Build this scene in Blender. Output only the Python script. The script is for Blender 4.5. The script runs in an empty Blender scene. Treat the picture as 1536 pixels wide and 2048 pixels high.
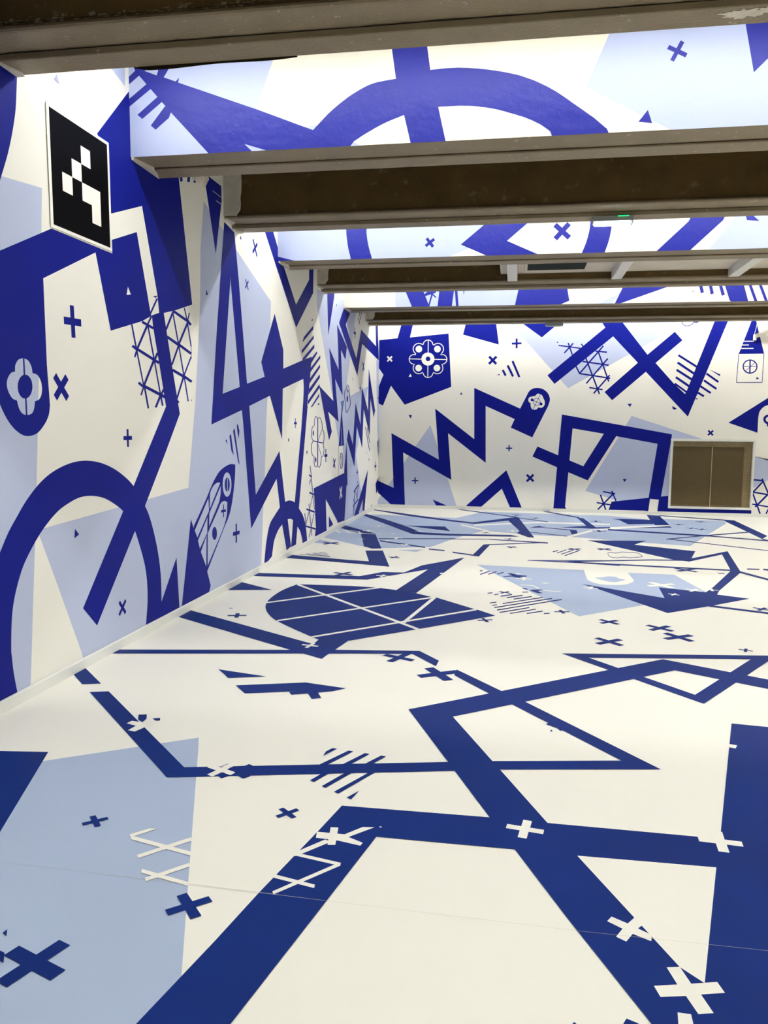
import bpy, bmesh, math, random
from mathutils import Vector, Matrix

# ------------------------------------------------------------------ camera, world, exposure
CAM_X = 2.6373
CAM_H = 1.5000
RIGHT = (0.986073,0.166058,0.009196)
UP = (-0.026273,0.100935,0.994546)
FWD = (-0.164224,0.980937,-0.103892)
LENS = 37.0483

scene = bpy.context.scene
COL = scene.collection
cam_data = bpy.data.cameras.new('camera')
cam = bpy.data.objects.new('camera', cam_data)
COL.objects.link(cam)
R, U, F = Vector(RIGHT), Vector(UP), Vector(FWD)
cam.matrix_world = Matrix(((R.x, U.x, -F.x, CAM_X), (R.y, U.y, -F.y, 0.0), (R.z, U.z, -F.z, CAM_H), (0, 0, 0, 1)))
cam_data.sensor_fit = 'HORIZONTAL'
cam_data.sensor_width = 36.0
cam_data.lens = LENS
cam_data.clip_start = 0.05
scene.camera = cam

world = bpy.data.worlds.new('world')
scene.world = world
world.use_nodes = True
world.node_tree.nodes['Background'].inputs[0].default_value = (0.8, 0.9, 1.0, 1)
world.node_tree.nodes['Background'].inputs[1].default_value = 0.0

scene.view_settings.view_transform = 'Standard'
scene.view_settings.look = 'None'
scene.view_settings.gamma = 1.0
scene.view_settings.use_curve_mapping = False
scene.view_settings.exposure = 1.82
TUBE_POWER = 25.0          # emission strength of the ceiling tube lights
TUBE_COLOR = (1.0, 0.985, 0.96)

# ------------------------------------------------------------------ room dimensions (metres)
DEPTH = 15.0177            # back wall
WIDE = 11.0                # right wall
NEAR = -5.0                # wall behind the photographer
SOFFIT = 3.32              # underside of the ceiling beams
CEIL = 4.10
PITCH = 3.35               # two beams

# ------------------------------------------------------------------ materials
def lin(c):
    return tuple(((v / 255.0) / 12.92 if v / 255.0 <= 0.04045 else (((v / 255.0) + 0.055) / 1.055) ** 2.4) for v in c)

def material(name, rgb, rough=0.5, spec=0.5, vary=0.0, scale=3.0, bump=0.0, bscale=20.0, metal=0.0, second=None, sscale=30, slo=0.6, shi=0.7):
    m = bpy.data.materials.new(name)
    m.use_nodes = True
    nt = m.node_tree
    b = nt.nodes['Principled BSDF']
    col = lin(rgb) + (1,)
    b.inputs['Base Color'].default_value = col
    b.inputs['Roughness'].default_value = rough
    b.inputs['Specular IOR Level'].default_value = spec
    b.inputs['Metallic'].default_value = metal
    tc = nt.nodes.new('ShaderNodeTexCoord')
    src = None
    if vary > 0:
        n = nt.nodes.new('ShaderNodeTexNoise')
        n.inputs['Scale'].default_value = scale
        n.inputs['Detail'].default_value = 4
        nt.links.new(tc.outputs['Object'], n.inputs['Vector'])
        mr = nt.nodes.new('ShaderNodeMapRange')
        mr.inputs['From Min'].default_value = 0.3; mr.inputs['From Max'].default_value = 0.7
        mr.inputs['To Min'].default_value = 1 - vary; mr.inputs['To Max'].default_value = 1 + vary
        nt.links.new(n.outputs['Fac'], mr.inputs['Value'])
        mx = nt.nodes.new('ShaderNodeVectorMath'); mx.operation = 'SCALE'
        mx.inputs[0].default_value = col[:3]
        nt.links.new(mr.outputs['Result'], mx.inputs['Scale'])
        src = mx.outputs['Vector']
    if second is not None:
        n2 = nt.nodes.new('ShaderNodeTexNoise')
        n2.inputs['Scale'].default_value = sscale; n2.inputs['Detail'].default_value = 8
        nt.links.new(tc.outputs['Object'], n2.inputs['Vector'])
        r2 = nt.nodes.new('ShaderNodeMapRange')
        r2.inputs['From Min'].default_value = slo; r2.inputs['From Max'].default_value = shi
        nt.links.new(n2.outputs['Fac'], r2.inputs['Value'])
        mm = nt.nodes.new('ShaderNodeMix'); mm.data_type = 'RGBA'
        nt.links.new(r2.outputs['Result'], mm.inputs['Factor'])
        if src: nt.links.new(src, mm.inputs['A'])
        else: mm.inputs['A'].default_value = col
        mm.inputs['B'].default_value = lin(second) + (1,)
        src = mm.outputs['Result']
    if src: nt.links.new(src, b.inputs['Base Color'])
    if bump > 0:
        nb = nt.nodes.new('ShaderNodeTexNoise')
        nb.inputs['Scale'].default_value = bscale; nb.inputs['Detail'].default_value = 3
        nt.links.new(tc.outputs['Object'], nb.inputs['Vector'])
        bp = nt.nodes.new('ShaderNodeBump')
        bp.inputs['Strength'].default_value = bump; bp.inputs['Distance'].default_value = 0.02
        nt.links.new(nb.outputs['Fac'], bp.inputs['Height'])
        nt.links.new(bp.outputs['Normal'], b.inputs['Normal'])
    return m

def emitter(name, rgb, strength):
    m = bpy.data.materials.new(name)
    m.use_nodes = True
    nt = m.node_tree
    nt.nodes.remove(nt.nodes['Principled BSDF'])
    e = nt.nodes.new('ShaderNodeEmission')
    e.inputs['Color'].default_value = tuple(rgb) + (1,)
    e.inputs['Strength'].default_value = strength
    nt.links.new(e.outputs[0], nt.nodes['Material Output'].inputs['Surface'])
    return m

WHITE = (236, 234, 226)
M = {
    'w': material('wall_white_print', (241, 240, 231), 0.5, 0.2, 0.012, 1.2),
    'l': material('wall_pale_blue_print', (188, 198, 226), 0.5, 0.2, 0.015, 1.5),
    'v': material('wall_violet_blue_print', (150, 150, 205), 0.45, 0.4),
    'm': material('wall_mid_blue_print', (92, 120, 190), 0.5, 0.2, 0.02, 3),
    'b': material('wall_royal_blue_print', (12, 24, 134), 0.55, 0.12, 0.05, 2.5),
    'k': material('black_print', (3, 3, 4), 0.5, 0.06),
    'W': material('floor_white_vinyl', (233, 232, 222), 0.5, 0.2, 0.012, 0.8),
    'f': material('floor_pale_blue_vinyl', (166, 182, 209), 0.5, 0.2, 0.02, 1.5),
    'n': material('floor_navy_vinyl', (2, 38, 114), 0.55, 0.12, 0.10, 2.0),
    's': material('floor_seam', (196, 194, 186), 0.6, 0.3),
}
PAPER_W = material('panel_white_paper', (216, 214, 200), 0.4, 0.2, 0.01, 1.5, 0.18, 9)
PAPER_L = material('panel_pale_blue_paper', (168, 179, 212), 0.4, 0.2, 0.012, 1.5, 0.18, 9)
PAPER_B = material('panel_royal_blue_paper', (30, 37, 138), 0.42, 0.25, 0.05, 2.5, 0.28, 12)
PANEL = {'w': PAPER_W, 'l': PAPER_L, 'b': PAPER_B, 'm': M['m'], 'v': M['v']}
BROWN_WEB = material('brown_painted_web', (92, 74, 42), 0.6, 0.2, 0.18, 4.0, 0.3, 40, second=(122, 112, 92), sscale=11, slo=0.62, shi=0.80)
BROWN_FLANGE = material('brown_painted_flange', (136, 122, 98), 0.5, 0.35, 0.10, 5.0, 0.25, 60, second=(176, 168, 150), sscale=24, slo=0.66, shi=0.74)
JOINT = material('dark_joint', (40, 30, 18), 0.8, 0.2)
PLASTER = material('rough_plaster', (205, 198, 184), 0.8, 0.2, 0.12, 9, 0.4, 30)
TRIM_WHITE = material('white_trim', (226, 228, 224), 0.35, 0.45, 0.02, 4)
CREAM_BAR = material('vent_bar_beige', (168, 152, 122), 0.6, 0.3)
CREAM = material('cream_paint', (206, 196, 180), 0.6, 0.3, 0.05, 6)
CEIL_WHITE = material('ceiling_white', (225, 222, 214), 0.7, 0.2, 0.02, 2)
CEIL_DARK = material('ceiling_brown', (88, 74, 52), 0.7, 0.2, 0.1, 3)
DUST = material('dusty_paint_flakes', (134, 124, 102), 0.8, 0.1, 0.2, 40)
GREY_PLASTIC = material('grey_plastic', (150, 156, 152), 0.4, 0.5)
DARK_GRILLE = material('dark_grille', (44, 52, 52), 0.5, 0.4)
MESH_BROWN = material('vent_mesh_brown', (136, 118, 82), 0.5, 0.4)
VENT_BACK = material('vent_board_brown', (84, 72, 46), 0.7, 0.3, 0.1, 8)
VENT_WOOD = material('vent_wood', (232, 218, 180), 0.7, 0.3, 0.15, 12)
STEEL = material('dusty_steel', (150, 146, 130), 0.5, 0.4, 0.2, 30)
TUBE_MAT = emitter('tube_glow', TUBE_COLOR, TUBE_POWER)
LED_WHITE = emitter('emergency_glow', (0.82, 0.9, 1.0), 6.0)
LED_GREEN = emitter('status_green', (0.02, 0.75, 0.2), 0.6)

# ------------------------------------------------------------------ helpers
def link(name, bm, mats, parent=None, loc=(0, 0, 0), smooth=False):
    me = bpy.data.meshes.new(name)
    bm.to_mesh(me); bm.free()
    for m in (mats if isinstance(mats, (list, tuple)) else [mats]):
        me.materials.append(m)
    if smooth:
        for p in me.polygons: p.use_smooth = True
    o = bpy.data.objects.new(name, me)
    COL.objects.link(o)
    o.location = loc
    if parent is not None: o.parent = parent
    return o

def thing(name, label, cat, loc=(0, 0, 0), group=None):
    o = bpy.data.objects.new(name, None)
    COL.objects.link(o)
    o.location = loc
    o['label'] = label; o['category'] = cat
    if group: o['group'] = group
    return o

def tag(o, label, cat, group=None):
    o['label'] = label; o['category'] = cat
    if group: o['group'] = group
    return o

def structure(o):
    o['kind'] = 'structure'
    return o

def box(bm, x0, x1, y0, y1, z0, z1, bev=0.0, mi=0):
    r = bmesh.ops.create_cube(bm, size=1.0)
    vs = r['verts']
    for v in vs:
        v.co = Vector(((x0 + x1) / 2 + v.co.x * (x1 - x0), (y0 + y1) / 2 + v.co.y * (y1 - y0), (z0 + z1) / 2 + v.co.z * (z1 - z0)))
    fs = set(f for v in vs for f in v.link_faces)
    for f in fs: f.material_index = mi
    if bev > 0:
        es = list(set(e for v in vs for e in v.link_edges))
        bmesh.ops.bevel(bm, geom=es, offset=bev, segments=2, affect='EDGES', profile=0.5)

def extrude_profile(bm, prof, x0, x1, n=1, wob=0.0, seed=0):
    """sweep a closed (y, z) profile along x, with slight unevenness"""
    rnd = random.Random(seed)
    rings = []
    for i in range(n + 1):
        x = x0 + (x1 - x0) * i / n
        dy = rnd.uniform(-wob, wob); dz = rnd.uniform(-wob, wob)
        rings.append([bm.verts.new((x, y + dy, z + dz)) for y, z in prof])
    k = len(prof)
    for a, b in zip(rings, rings[1:]):
        for j in range(k):
            bm.faces.new((a[j], a[(j + 1) % k], b[(j + 1) % k], b[j]))
    bm.faces.new(rings[0][::-1]); bm.faces.new(rings[-1])
    bmesh.ops.recalc_face_normals(bm, faces=bm.faces[:])

def tube(bm, pts, r, seg=10):
    rings = []
    for i, p in enumerate(pts):
        p = Vector(p)
        d = (Vector(pts[min(i + 1, len(pts) - 1)]) - Vector(pts[max(i - 1, 0)])).normalized()
        a = d.orthogonal().normalized(); b = d.cross(a)
        rings.append([bm.verts.new(p + r * (math.cos(t) * a + math.sin(t) * b)) for t in (2 * math.pi * k / seg for k in range(seg))])
    for a, b in zip(rings, rings[1:]):
        for j in range(seg):
            bm.faces.new((a[j], a[(j + 1) % seg], b[(j + 1) % seg], b[j]))
    bm.faces.new(rings[0]); bm.faces.new(rings[-1])
    bmesh.ops.recalc_face_normals(bm, faces=bm.faces[:])

# printed artwork of each surface, in metres on that surface:
#   left wall (y,z) / back wall and beam panels (x,z) / floor (x,y);  P = outline, S = brush strip
ART = {
 'left': """
l P 6.4873,3.3815 8.3115,2.848 8.2811,2.5786 8.1688,1.8197 8.1224,1.5354 8.0618,0.9989 8.0059,0.6811 7.9277,0.0764 7.926,0 6.7541,0 4.453,0.0138 4.4427,0.0413 4.4098,0.1222 4.1944,0.5554 4.0218,0.8943 4.0609,0.9241 6.0794,1.0122 6.2475,1.715 6.3758,2.5042 6.4061,2.9871
l P 3.0358,2.675 4.1653,2.8139 4.1471,2.5939 4.0737,1.7665 4.0442,1.4636 3.9832,0.8627 3.9451,0.537 3.8933,0.065 3.8882,0 2.8434,0
l P 10.2829,3.3141 10.2704,3.106 10.3272,3.0329 10.728,2.509 11.217,1.9076 11.3285,1.6541 11.5734,1.3148 11.5972,0.8099 12.0655,0.0711 13.5246,0.0193 13.4494,0.2835 13.1794,0.6403 12.8876,1.0792 13.147,1.3512 13.6905,2.012 13.9339,2.2572 12.38,2.0197 12.1395,2.2009 12.3848,2.6262 12.5104,2.8467 12.8243,3.3823 12.8208,3.5097
l P 14.7332,2.7919 15.0137,2.7888 15.0177,2.6848 15.0177,1.3326 14.9516,1.3069 14.8786,1.4926 14.8539,1.6767
l P 4.9318,3.7978 5.1668,3.9246 5.1582,3.7551
m P 11.7133,1.9078 11.9682,1.9451 11.8342,1.7355
b P 3.9759,3.4047 3.975,3.3248 3.9733,3.3095 3.9717,3.2946 3.97,3.2794 3.9681,3.2635 3.9659,3.2462 3.9636,3.2274 3.9612,3.2074 3.9585,3.1865 3.9552,3.1649 3.951,3.143 3.9457,3.1204 3.9396,3.0969 3.9329,3.0731 3.9258,3.0494 3.9186,3.0262 3.911,3.0032 3.903,2.9801 3.8947,2.9575 3.8865,2.9357 3.8785,2.9154 3.8709,2.8969 3.8634,2.8799 3.856,2.8638 3.8485,2.8478 3.8407,2.8312 3.8326,2.814 3.8243,2.7967 3.8159,2.7792 3.8074,2.7618 3.7991,2.7445 3.4734,2.2829 2.5526,1.4037 2.7313,3.7596 3.626,3.5242
b P 4.7778,3.3199 5.2115,3.7455 5.2273,3.3304 5.2836,3.3385 5.9575,3.5577 6.0188,3.315 6.2144,2.4954 5.8843,2.4005 5.4809,2.3046 5.3263,2.2442 4.8833,2.1243 4.7189,2.5855 4.1479,2.3227 4.154,1.8445 4.171,1.6186 4.1685,1.6082 4.1664,1.5978 4.1641,1.5874 4.161,1.577 4.1564,1.5666 4.1503,1.5562 4.1433,1.5458 4.1352,1.5354 4.1259,1.525 4.1153,1.5146 4.1031,1.5038 4.0894,1.4925 4.0746,1.4815 4.0594,1.4716 4.0442,1.4636 4.0287,1.4575 4.0124,1.4529 3.9961,1.4496 3.9802,1.4474 3.9654,1.446 3.9518,1.4455 3.9391,1.4461 3.9268,1.4475 3.9146,1.45 3.9021,1.4534 3.8889,1.458 3.8753,1.4637 3.8618,1.4702 3.8488,1.4773 3.8366,1.4847 3.8252,1.4927 3.8143,1.5012 3.8039,1.5101 3.7941,1.5194 3.7847,1.5288 3.7757,1.5386 3.7671,1.5491 3.7589,1.5596 3.7516,1.5696 3.7452,1.5786 3.7402,1.5862 3.7362,1.5929 3.7329,1.5991 3.7298,1.6051 3.7263,1.6114 3.5687,2.2363 2.988,2.0102 3.7765,2.3926 4.2446,2.6155 4.9299,2.6243 4.8996,3.1816
w P 4.9195,2.872 5.365,3.0409 5.581,2.463 5.6034,2.3425 5.4809,2.3046 5.4668,2.3118 5.2781,2.8433 4.9277,2.7102
w P 5.1315,2.4481 5.1716,2.4028 5.1103,2.3901
w P 5.4699,2.2856 5.4818,2.2421 5.4373,2.2501
b P 5.5039,2.4465 5.5839,2.4631 5.5525,2.4405
l P 3.9369,1.8651 3.9455,1.8634 3.9543,1.8619 3.9631,1.8603 3.9714,1.8581 3.9789,1.8549 3.9857,1.8504 3.9918,1.8449 3.9974,1.8387 4.0023,1.8322 4.0064,1.8256 4.0095,1.8188 4.0116,1.8117 4.0131,1.8044 4.0144,1.797 4.0161,1.7897 4.0245,1.7888 4.0331,1.7883 4.0417,1.7876 4.05,1.7861 4.0577,1.7833 4.0649,1.779 4.0719,1.7736 4.0784,1.7673 4.0841,1.7603 4.0888,1.7531 4.0924,1.7453 4.0952,1.7366 4.0971,1.7277 4.0982,1.7188 4.0985,1.7104 4.0979,1.7025 4.0964,1.6948 4.0941,1.6874 4.0911,1.6804 4.0876,1.6738 4.0835,1.6676 4.0786,1.6617 4.0732,1.6563 4.0675,1.6515 4.0615,1.6475 4.0553,1.6445 4.0487,1.6424 4.0419,1.6408 4.035,1.6394 4.0283,1.6377 4.0266,1.6299 4.0251,1.622 4.0235,1.6142 4.0214,1.6066 4.0187,1.5996 4.0155,1.5929 4.0121,1.5864 4.008,1.5804 4.0029,1.575 3.9967,1.5706 3.9886,1.567 3.979,1.5642 3.9687,1.5622 3.9585,1.5609 3.9491,1.5604 3.9404,1.5606 3.9319,1.5615 3.9238,1.5631 3.9162,1.5655 3.9093,1.5687 3.9029,1.5727 3.8971,1.5776 3.8918,1.5832 3.8869,1.5893 3.8826,1.5958 3.879,1.6029 3.876,1.6107 3.8734,1.6189 3.8709,1.6272 3.8683,1.6353 3.8605,1.637 3.8526,1.6383 3.8448,1.6398 3.8373,1.642 3.8302,1.6455 3.8233,1.6505 3.8165,1.6568 3.8101,1.6637 3.8044,1.671 3.7996,1.6781 3.7957,1.6851 3.7925,1.6925 3.7901,1.6999 3.7886,1.7073 3.788,1.7145 3.7884,1.7216 3.7898,1.7286 3.7921,1.7356 3.7951,1.7423 3.7987,1.7488 3.8033,1.7552 3.8088,1.7617 3.8149,1.7678 3.8213,1.7733 3.8276,1.7777 3.834,1.7809 3.8407,1.7828 3.8475,1.7842 3.8543,1.7854 3.8611,1.7869 3.8619,1.7939 3.8624,1.801 3.863,1.808 3.8642,1.8149 3.8666,1.8214 3.8703,1.8279 3.8748,1.8343 3.8802,1.8405 3.8863,1.8461 3.893,1.8509 3.9006,1.8548 3.9092,1.8577 3.9184,1.8602 3.9278,1.8625
w P 4.0729,1.7736 4.0769,1.7683 4.0811,1.763 4.0853,1.7577 4.089,1.7521 4.092,1.7461 4.0944,1.7395 4.0962,1.7325 4.0976,1.7252 4.0984,1.7177 4.0985,1.7104 4.098,1.7029 4.0968,1.6952 4.095,1.6875 4.0928,1.6803 4.0901,1.6739 4.0867,1.6683 4.0826,1.6632 4.0782,1.6587 4.0739,1.6548 4.0703,1.6515 4.0675,1.649 4.0651,1.6473 4.0631,1.6462 4.061,1.6451 4.0589,1.6438
b P 4.0104,1.7165 4.007,1.6993 3.9993,1.683 3.9877,1.6689 3.9732,1.6578 3.9567,1.6506 3.9394,1.6477 3.9226,1.6493 3.9073,1.6551 3.8945,1.6648 3.8851,1.6777 3.8797,1.6929 3.8785,1.7093 3.8817,1.7261 3.8891,1.7419 3.9002,1.7559 3.9142,1.767 3.9304,1.7745 3.9475,1.7779 3.9645,1.7768 3.9802,1.7714 3.9934,1.7619 4.0033,1.7489 4.0091,1.7334
b P 3.9334,1.8646 3.9347,1.7747 3.9485,1.7761 3.9472,1.8662
b P 3.9395,1.6497 3.9409,1.5593 3.9548,1.56 3.9535,1.6506
b P 4.2106,1.7752 4.2423,1.8071 4.2901,1.7596 4.3376,1.8074 4.3694,1.7758 4.322,1.728 4.3697,1.6805 4.3381,1.6486 4.2903,1.6961 4.2428,1.6483 4.2109,1.68 4.2584,1.7278
b P 5.0925,1.3648 5.0646,1.3646 5.0641,1.4112 5.0175,1.4107 5.0172,1.4386 5.0638,1.4391 5.0633,1.4857 5.0912,1.486 5.0917,1.4393 5.1383,1.4398 5.1386,1.412 5.092,1.4115
b P 4.4602,2.0298 4.4169,2.0278 4.4134,2.1003 4.3409,2.0969 4.3388,2.1402 4.4114,2.1437 4.4079,2.2162 4.4513,2.2183 4.4547,2.1457 4.5273,2.1492 4.5293,2.1058 4.4568,2.1024
b P 5.1627,2.1998 5.2188,2.0505 5.2416,2.0548 5.185,2.2047
b P 5.2203,2.0507 5.3176,1.801 5.3383,1.8041 5.2402,2.0546
b P 5.3263,1.7945 5.3822,1.6339 5.4096,1.6369 5.3531,1.7982
b P 5.4022,2.2308 5.4875,2.0078 5.511,2.0118 5.4249,2.2356
b P 5.4883,2.0079 5.5839,1.7515 5.6066,1.7543 5.5102,2.0117
b P 5.5807,1.751 5.6177,1.6599 5.6472,1.6633 5.6098,1.7548
b P 5.2175,1.9827 5.2642,2.0509 5.2394,2.052 5.1931,1.9841
b P 5.2633,2.0464 5.4322,2.2361 5.4014,2.2381 5.2342,2.0493
b P 5.4715,2.3144 5.588,2.4401 5.5618,2.4411 5.4463,2.3159
b P 5.4052,2.2123 5.4894,2.2995 5.4642,2.3013 5.3806,2.2145
b P 5.2983,1.7239 5.3466,1.7951 5.3237,1.797 5.2758,1.7261
b P 5.3505,1.7941 5.5142,1.9836 5.482,1.9865 5.3199,1.798
b P 5.5052,1.965 5.5811,2.0461 5.5486,2.0492 5.4735,1.9685
b P 5.5304,1.6433 5.6162,1.7364 5.5829,1.7408 5.4979,1.6482
b P 5.609,1.7218 5.6667,1.7825 5.636,1.7865 5.5789,1.7261
b P 5.3169,2.2313 5.4936,2.2078 5.5148,2.2262 5.3368,2.2493
b P 5.1615,2.051 5.2243,2.032 5.2493,2.0478 5.1859,2.0667
b P 5.2186,2.0369 5.5731,1.9653 5.5985,1.9843 5.2412,2.055
b P 5.2416,1.8046 5.3066,1.781 5.3331,1.7958 5.2675,1.8193
b P 5.3092,1.7855 5.665,1.7172 5.6896,1.7376 5.3311,1.805
b P 5.729,2.2315 5.8657,2.3888 5.833,2.3894 5.6977,2.233
b P 5.8289,2.3779 5.9253,2.1413 5.9488,2.1455 5.8515,2.3829
b P 5.9253,2.1413 6.0167,1.9061 6.041,1.9094 5.9488,2.1454
b P 6.0203,1.9025 6.0903,1.71 6.1152,1.7125 6.0446,1.9057
b P 6.0456,2.4431 6.1017,2.3405 6.1243,2.3454 6.0678,2.4484
b P 6.0978,2.3402 6.1674,2.155 6.1907,2.1589 6.1206,2.3447
b P 6.1741,2.1564 6.174,2.0548 6.1838,2.0557 6.1839,2.1575
b P 6.1433,2.4212 6.1019,2.3463 6.1244,2.3473 6.166,2.4225
b P 6.105,2.3448 5.9205,2.1483 5.954,2.146 6.1403,2.3436
b P 5.9215,2.1402 5.7904,1.9791 5.82,1.9771 5.9523,2.139
b P 6.163,2.0753 6.011,1.9085 6.0354,1.9063 6.1885,2.0738
b P 6.0071,1.9083 5.8712,1.726 5.9022,1.7233 6.0393,1.9064
b P 5.8358,2.3808 6.0986,2.3406 6.128,2.3608 5.8629,2.4004
b P 6.093,2.346 6.1571,2.3181 6.1989,2.3353 6.134,2.3632
b P 5.7139,2.1734 5.9219,2.1332 5.9522,2.1536 5.7423,2.1932
b P 5.9227,2.1378 6.1611,2.0885 6.1923,2.1078 5.9517,2.1565
b P 5.7996,1.9317 6.015,1.8937 6.0424,1.9141 5.8252,1.9515
b P 6.0139,1.8987 6.1619,1.8628 6.1932,1.8812 6.0438,1.9168
b P 5.8921,1.7249 5.9186,1.7069 5.94,1.6939 5.8816,1.6919
b P 6.1616,1.7197 6.1778,1.7322 6.1772,1.7163
b P 5.4817,2.3066 5.6026,2.3427 5.6802,2.3516 5.8052,1.9781 5.9364,1.6081 5.6819,1.3289 5.3091,0.9351 4.6089,0.228 4.4496,0.3773 4.9869,0.9297 5.1436,1.0905 5.6877,1.6581 5.5857,1.9748 5.501,2.2166
b P 3.6772,0.847 3.6909,0.8649 3.7045,0.8832 3.7182,0.9015 3.7323,0.9195 3.7471,0.9369 3.7627,0.9538 3.779,0.9702 3.7957,0.9863 3.8126,1.0021 3.8295,1.0179 3.8459,1.0335 3.862,1.0489 3.8784,1.0641 3.8957,1.0793 3.9144,1.0947 3.9349,1.1105 3.957,1.1267 3.98,1.1428 4.0034,1.1583 4.0265,1.1725 4.0492,1.1854 4.0718,1.1972 4.0947,1.2082 4.1181,1.2185 4.1425,1.2282 4.168,1.2373 4.1945,1.2457 4.2216,1.2535 4.2491,1.2605 4.2767,1.2669 4.3045,1.2727 4.3329,1.2777 4.3614,1.282 4.3897,1.2856 4.4175,1.2883 4.4446,1.2902 4.471,1.2911 4.4973,1.2913 4.5236,1.2908 4.5505,1.2897 4.5778,1.2879 4.6054,1.2855 4.6333,1.2823 4.6615,1.2784 4.6899,1.2737 4.7186,1.2682 4.7476,1.2619 4.7769,1.2549 4.8065,1.2469 4.8364,1.2379 4.8667,1.228 4.8975,1.217 4.9286,1.2051 4.9597,1.1921 4.9906,1.178 5.0211,1.1633 5.0514,1.1481 5.0816,1.1315 5.1123,1.1126 5.1436,1.0905 5.1772,1.063 5.213,1.0307 5.2486,0.9966 5.2815,0.9636 5.3091,0.9351 5.3299,0.9129 5.3451,0.895 5.3572,0.879 5.3683,0.8623 5.3808,0.8423 5.3947,0.8185 5.4086,0.7928 5.4223,0.7656 5.4356,0.7374 5.4484,0.7086 5.461,0.6793 5.4733,0.649 5.4851,0.6179 5.4962,0.586 5.5062,0.5533 5.5154,0.5198 5.5239,0.4857 5.5314,0.4507 5.5376,0.4149 5.5424,0.3781 5.545,0.3402 5.5457,0.3012 5.5454,0.2615 5.5447,0.2216 5.5446,0.182 5.826,0.4777 5.8648,0.0597 5.8623,0.0018 5.2792,0.0121 5.2814,0.0581 5.289,0.0945 5.2972,0.1317 5.3051,0.1685 5.3119,0.2037 5.3167,0.236 5.3193,0.2645 5.3204,0.2899 5.3201,0.3137 5.3187,0.3372 5.3165,0.3617 5.3138,0.3872 5.3103,0.4125 5.3058,0.4381 5.2997,0.4642 5.2919,0.491 5.2819,0.5189 5.27,0.5475 5.2567,0.5765 5.2426,0.6054 5.2283,0.634 5.2131,0.6632 5.1969,0.6933 5.1803,0.7227 5.1641,0.7499 5.149,0.7735 5.1357,0.7922 5.1237,0.8071 5.1119,0.8201 5.099,0.8329 5.0841,0.8472 5.0669,0.8636 5.0482,0.8808 5.0284,0.898 5.0078,0.9146 4.9869,0.9297 4.9657,0.9432 4.9441,0.9555 4.9218,0.967 4.8988,0.978 4.8748,0.989 4.8497,1 4.8236,1.0109 4.7969,1.0213 4.7697,1.0309 4.7422,1.0393 4.7142,1.0465 4.6855,1.0529 4.6566,1.0583 4.6278,1.0627 4.5995,1.0662 4.5716,1.0686 4.5436,1.0702 4.516,1.0708 4.4891,1.0705 4.4633,1.0692 4.439,1.0669 4.4159,1.0637 4.3933,1.0595 4.3705,1.0546 4.3469,1.049 4.322,1.0427 4.2963,1.0358 4.2705,1.0281 4.2453,1.0196 4.2212,1.0105 4.1983,1.0004 4.176,0.9894 4.1544,0.9778 4.1335,0.9658 4.1133,0.9538 4.0939,0.9418 4.0754,0.9298 4.0574,0.9174 4.0395,0.9044 4.0216,0.8906 4.0032,0.8758 3.9846,0.86 3.9663,0.8437 3.9486,0.8275 3.9321,0.8117 3.9169,0.7968 3.9025,0.7823 3.8889,0.7678 3.8758,0.7527 3.8631,0.7362 3.8506,0.7183 3.8385,0.6991 3.8268,0.6793 3.8159,0.6593 3.8057,0.6396 3.7963,0.6201 3.7876,0.6006 3.7796,0.5809 3.7723,0.5612 3.7659,0.5413 3.7606,0.5217 3.7562,0.5022 3.7525,0.4824 3.7492,0.4617 3.7462,0.4396 3.7433,0.4139 3.7408,0.3852 3.7386,0.3563 3.7369,0.3303 3.7358,0.3101 3.7353,0.2982 3.7354,0.2928 3.736,0.2899 3.7369,0.2858 3.7381,0.2766 3.7395,0.2617 3.7412,0.2434 3.7432,0.223 3.7457,0.2016 3.7487,0.1804 3.7526,0.159 3.7571,0.1367 3.7621,0.1139 3.7672,0.0909 3.7721,0.0681 3.7696,0.0289 3.422,0.021 3.42,0.4218 3.4609,0.609 3.478,0.6296 3.4955,0.6509 3.513,0.6722 3.5299,0.6924 3.5456,0.7108 3.5599,0.7267 3.573,0.7408 3.5855,0.7538 3.5978,0.7665 3.6106,0.7796 3.6238,0.7931 3.637,0.8065 3.6504,0.8199 3.6637,0.8334
b P 4.3885,0.8809 4.4314,0.8426 4.3767,0.825
b P 4.9835,0.3228 5.0004,0.3036 4.9621,0.2697 4.9959,0.2314 4.9768,0.2145 4.9429,0.2528 4.9045,0.2189 4.8876,0.2381 4.926,0.272 4.8921,0.3103 4.9113,0.3273 4.9451,0.2889
b P 6.1161,0.7516 6.1874,0.6434 6.4478,0.2548 6.5228,0.1173 6.4787,0.0586 6.4776,0.0275 5.9074,0.0259 5.9089,0.0609
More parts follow.
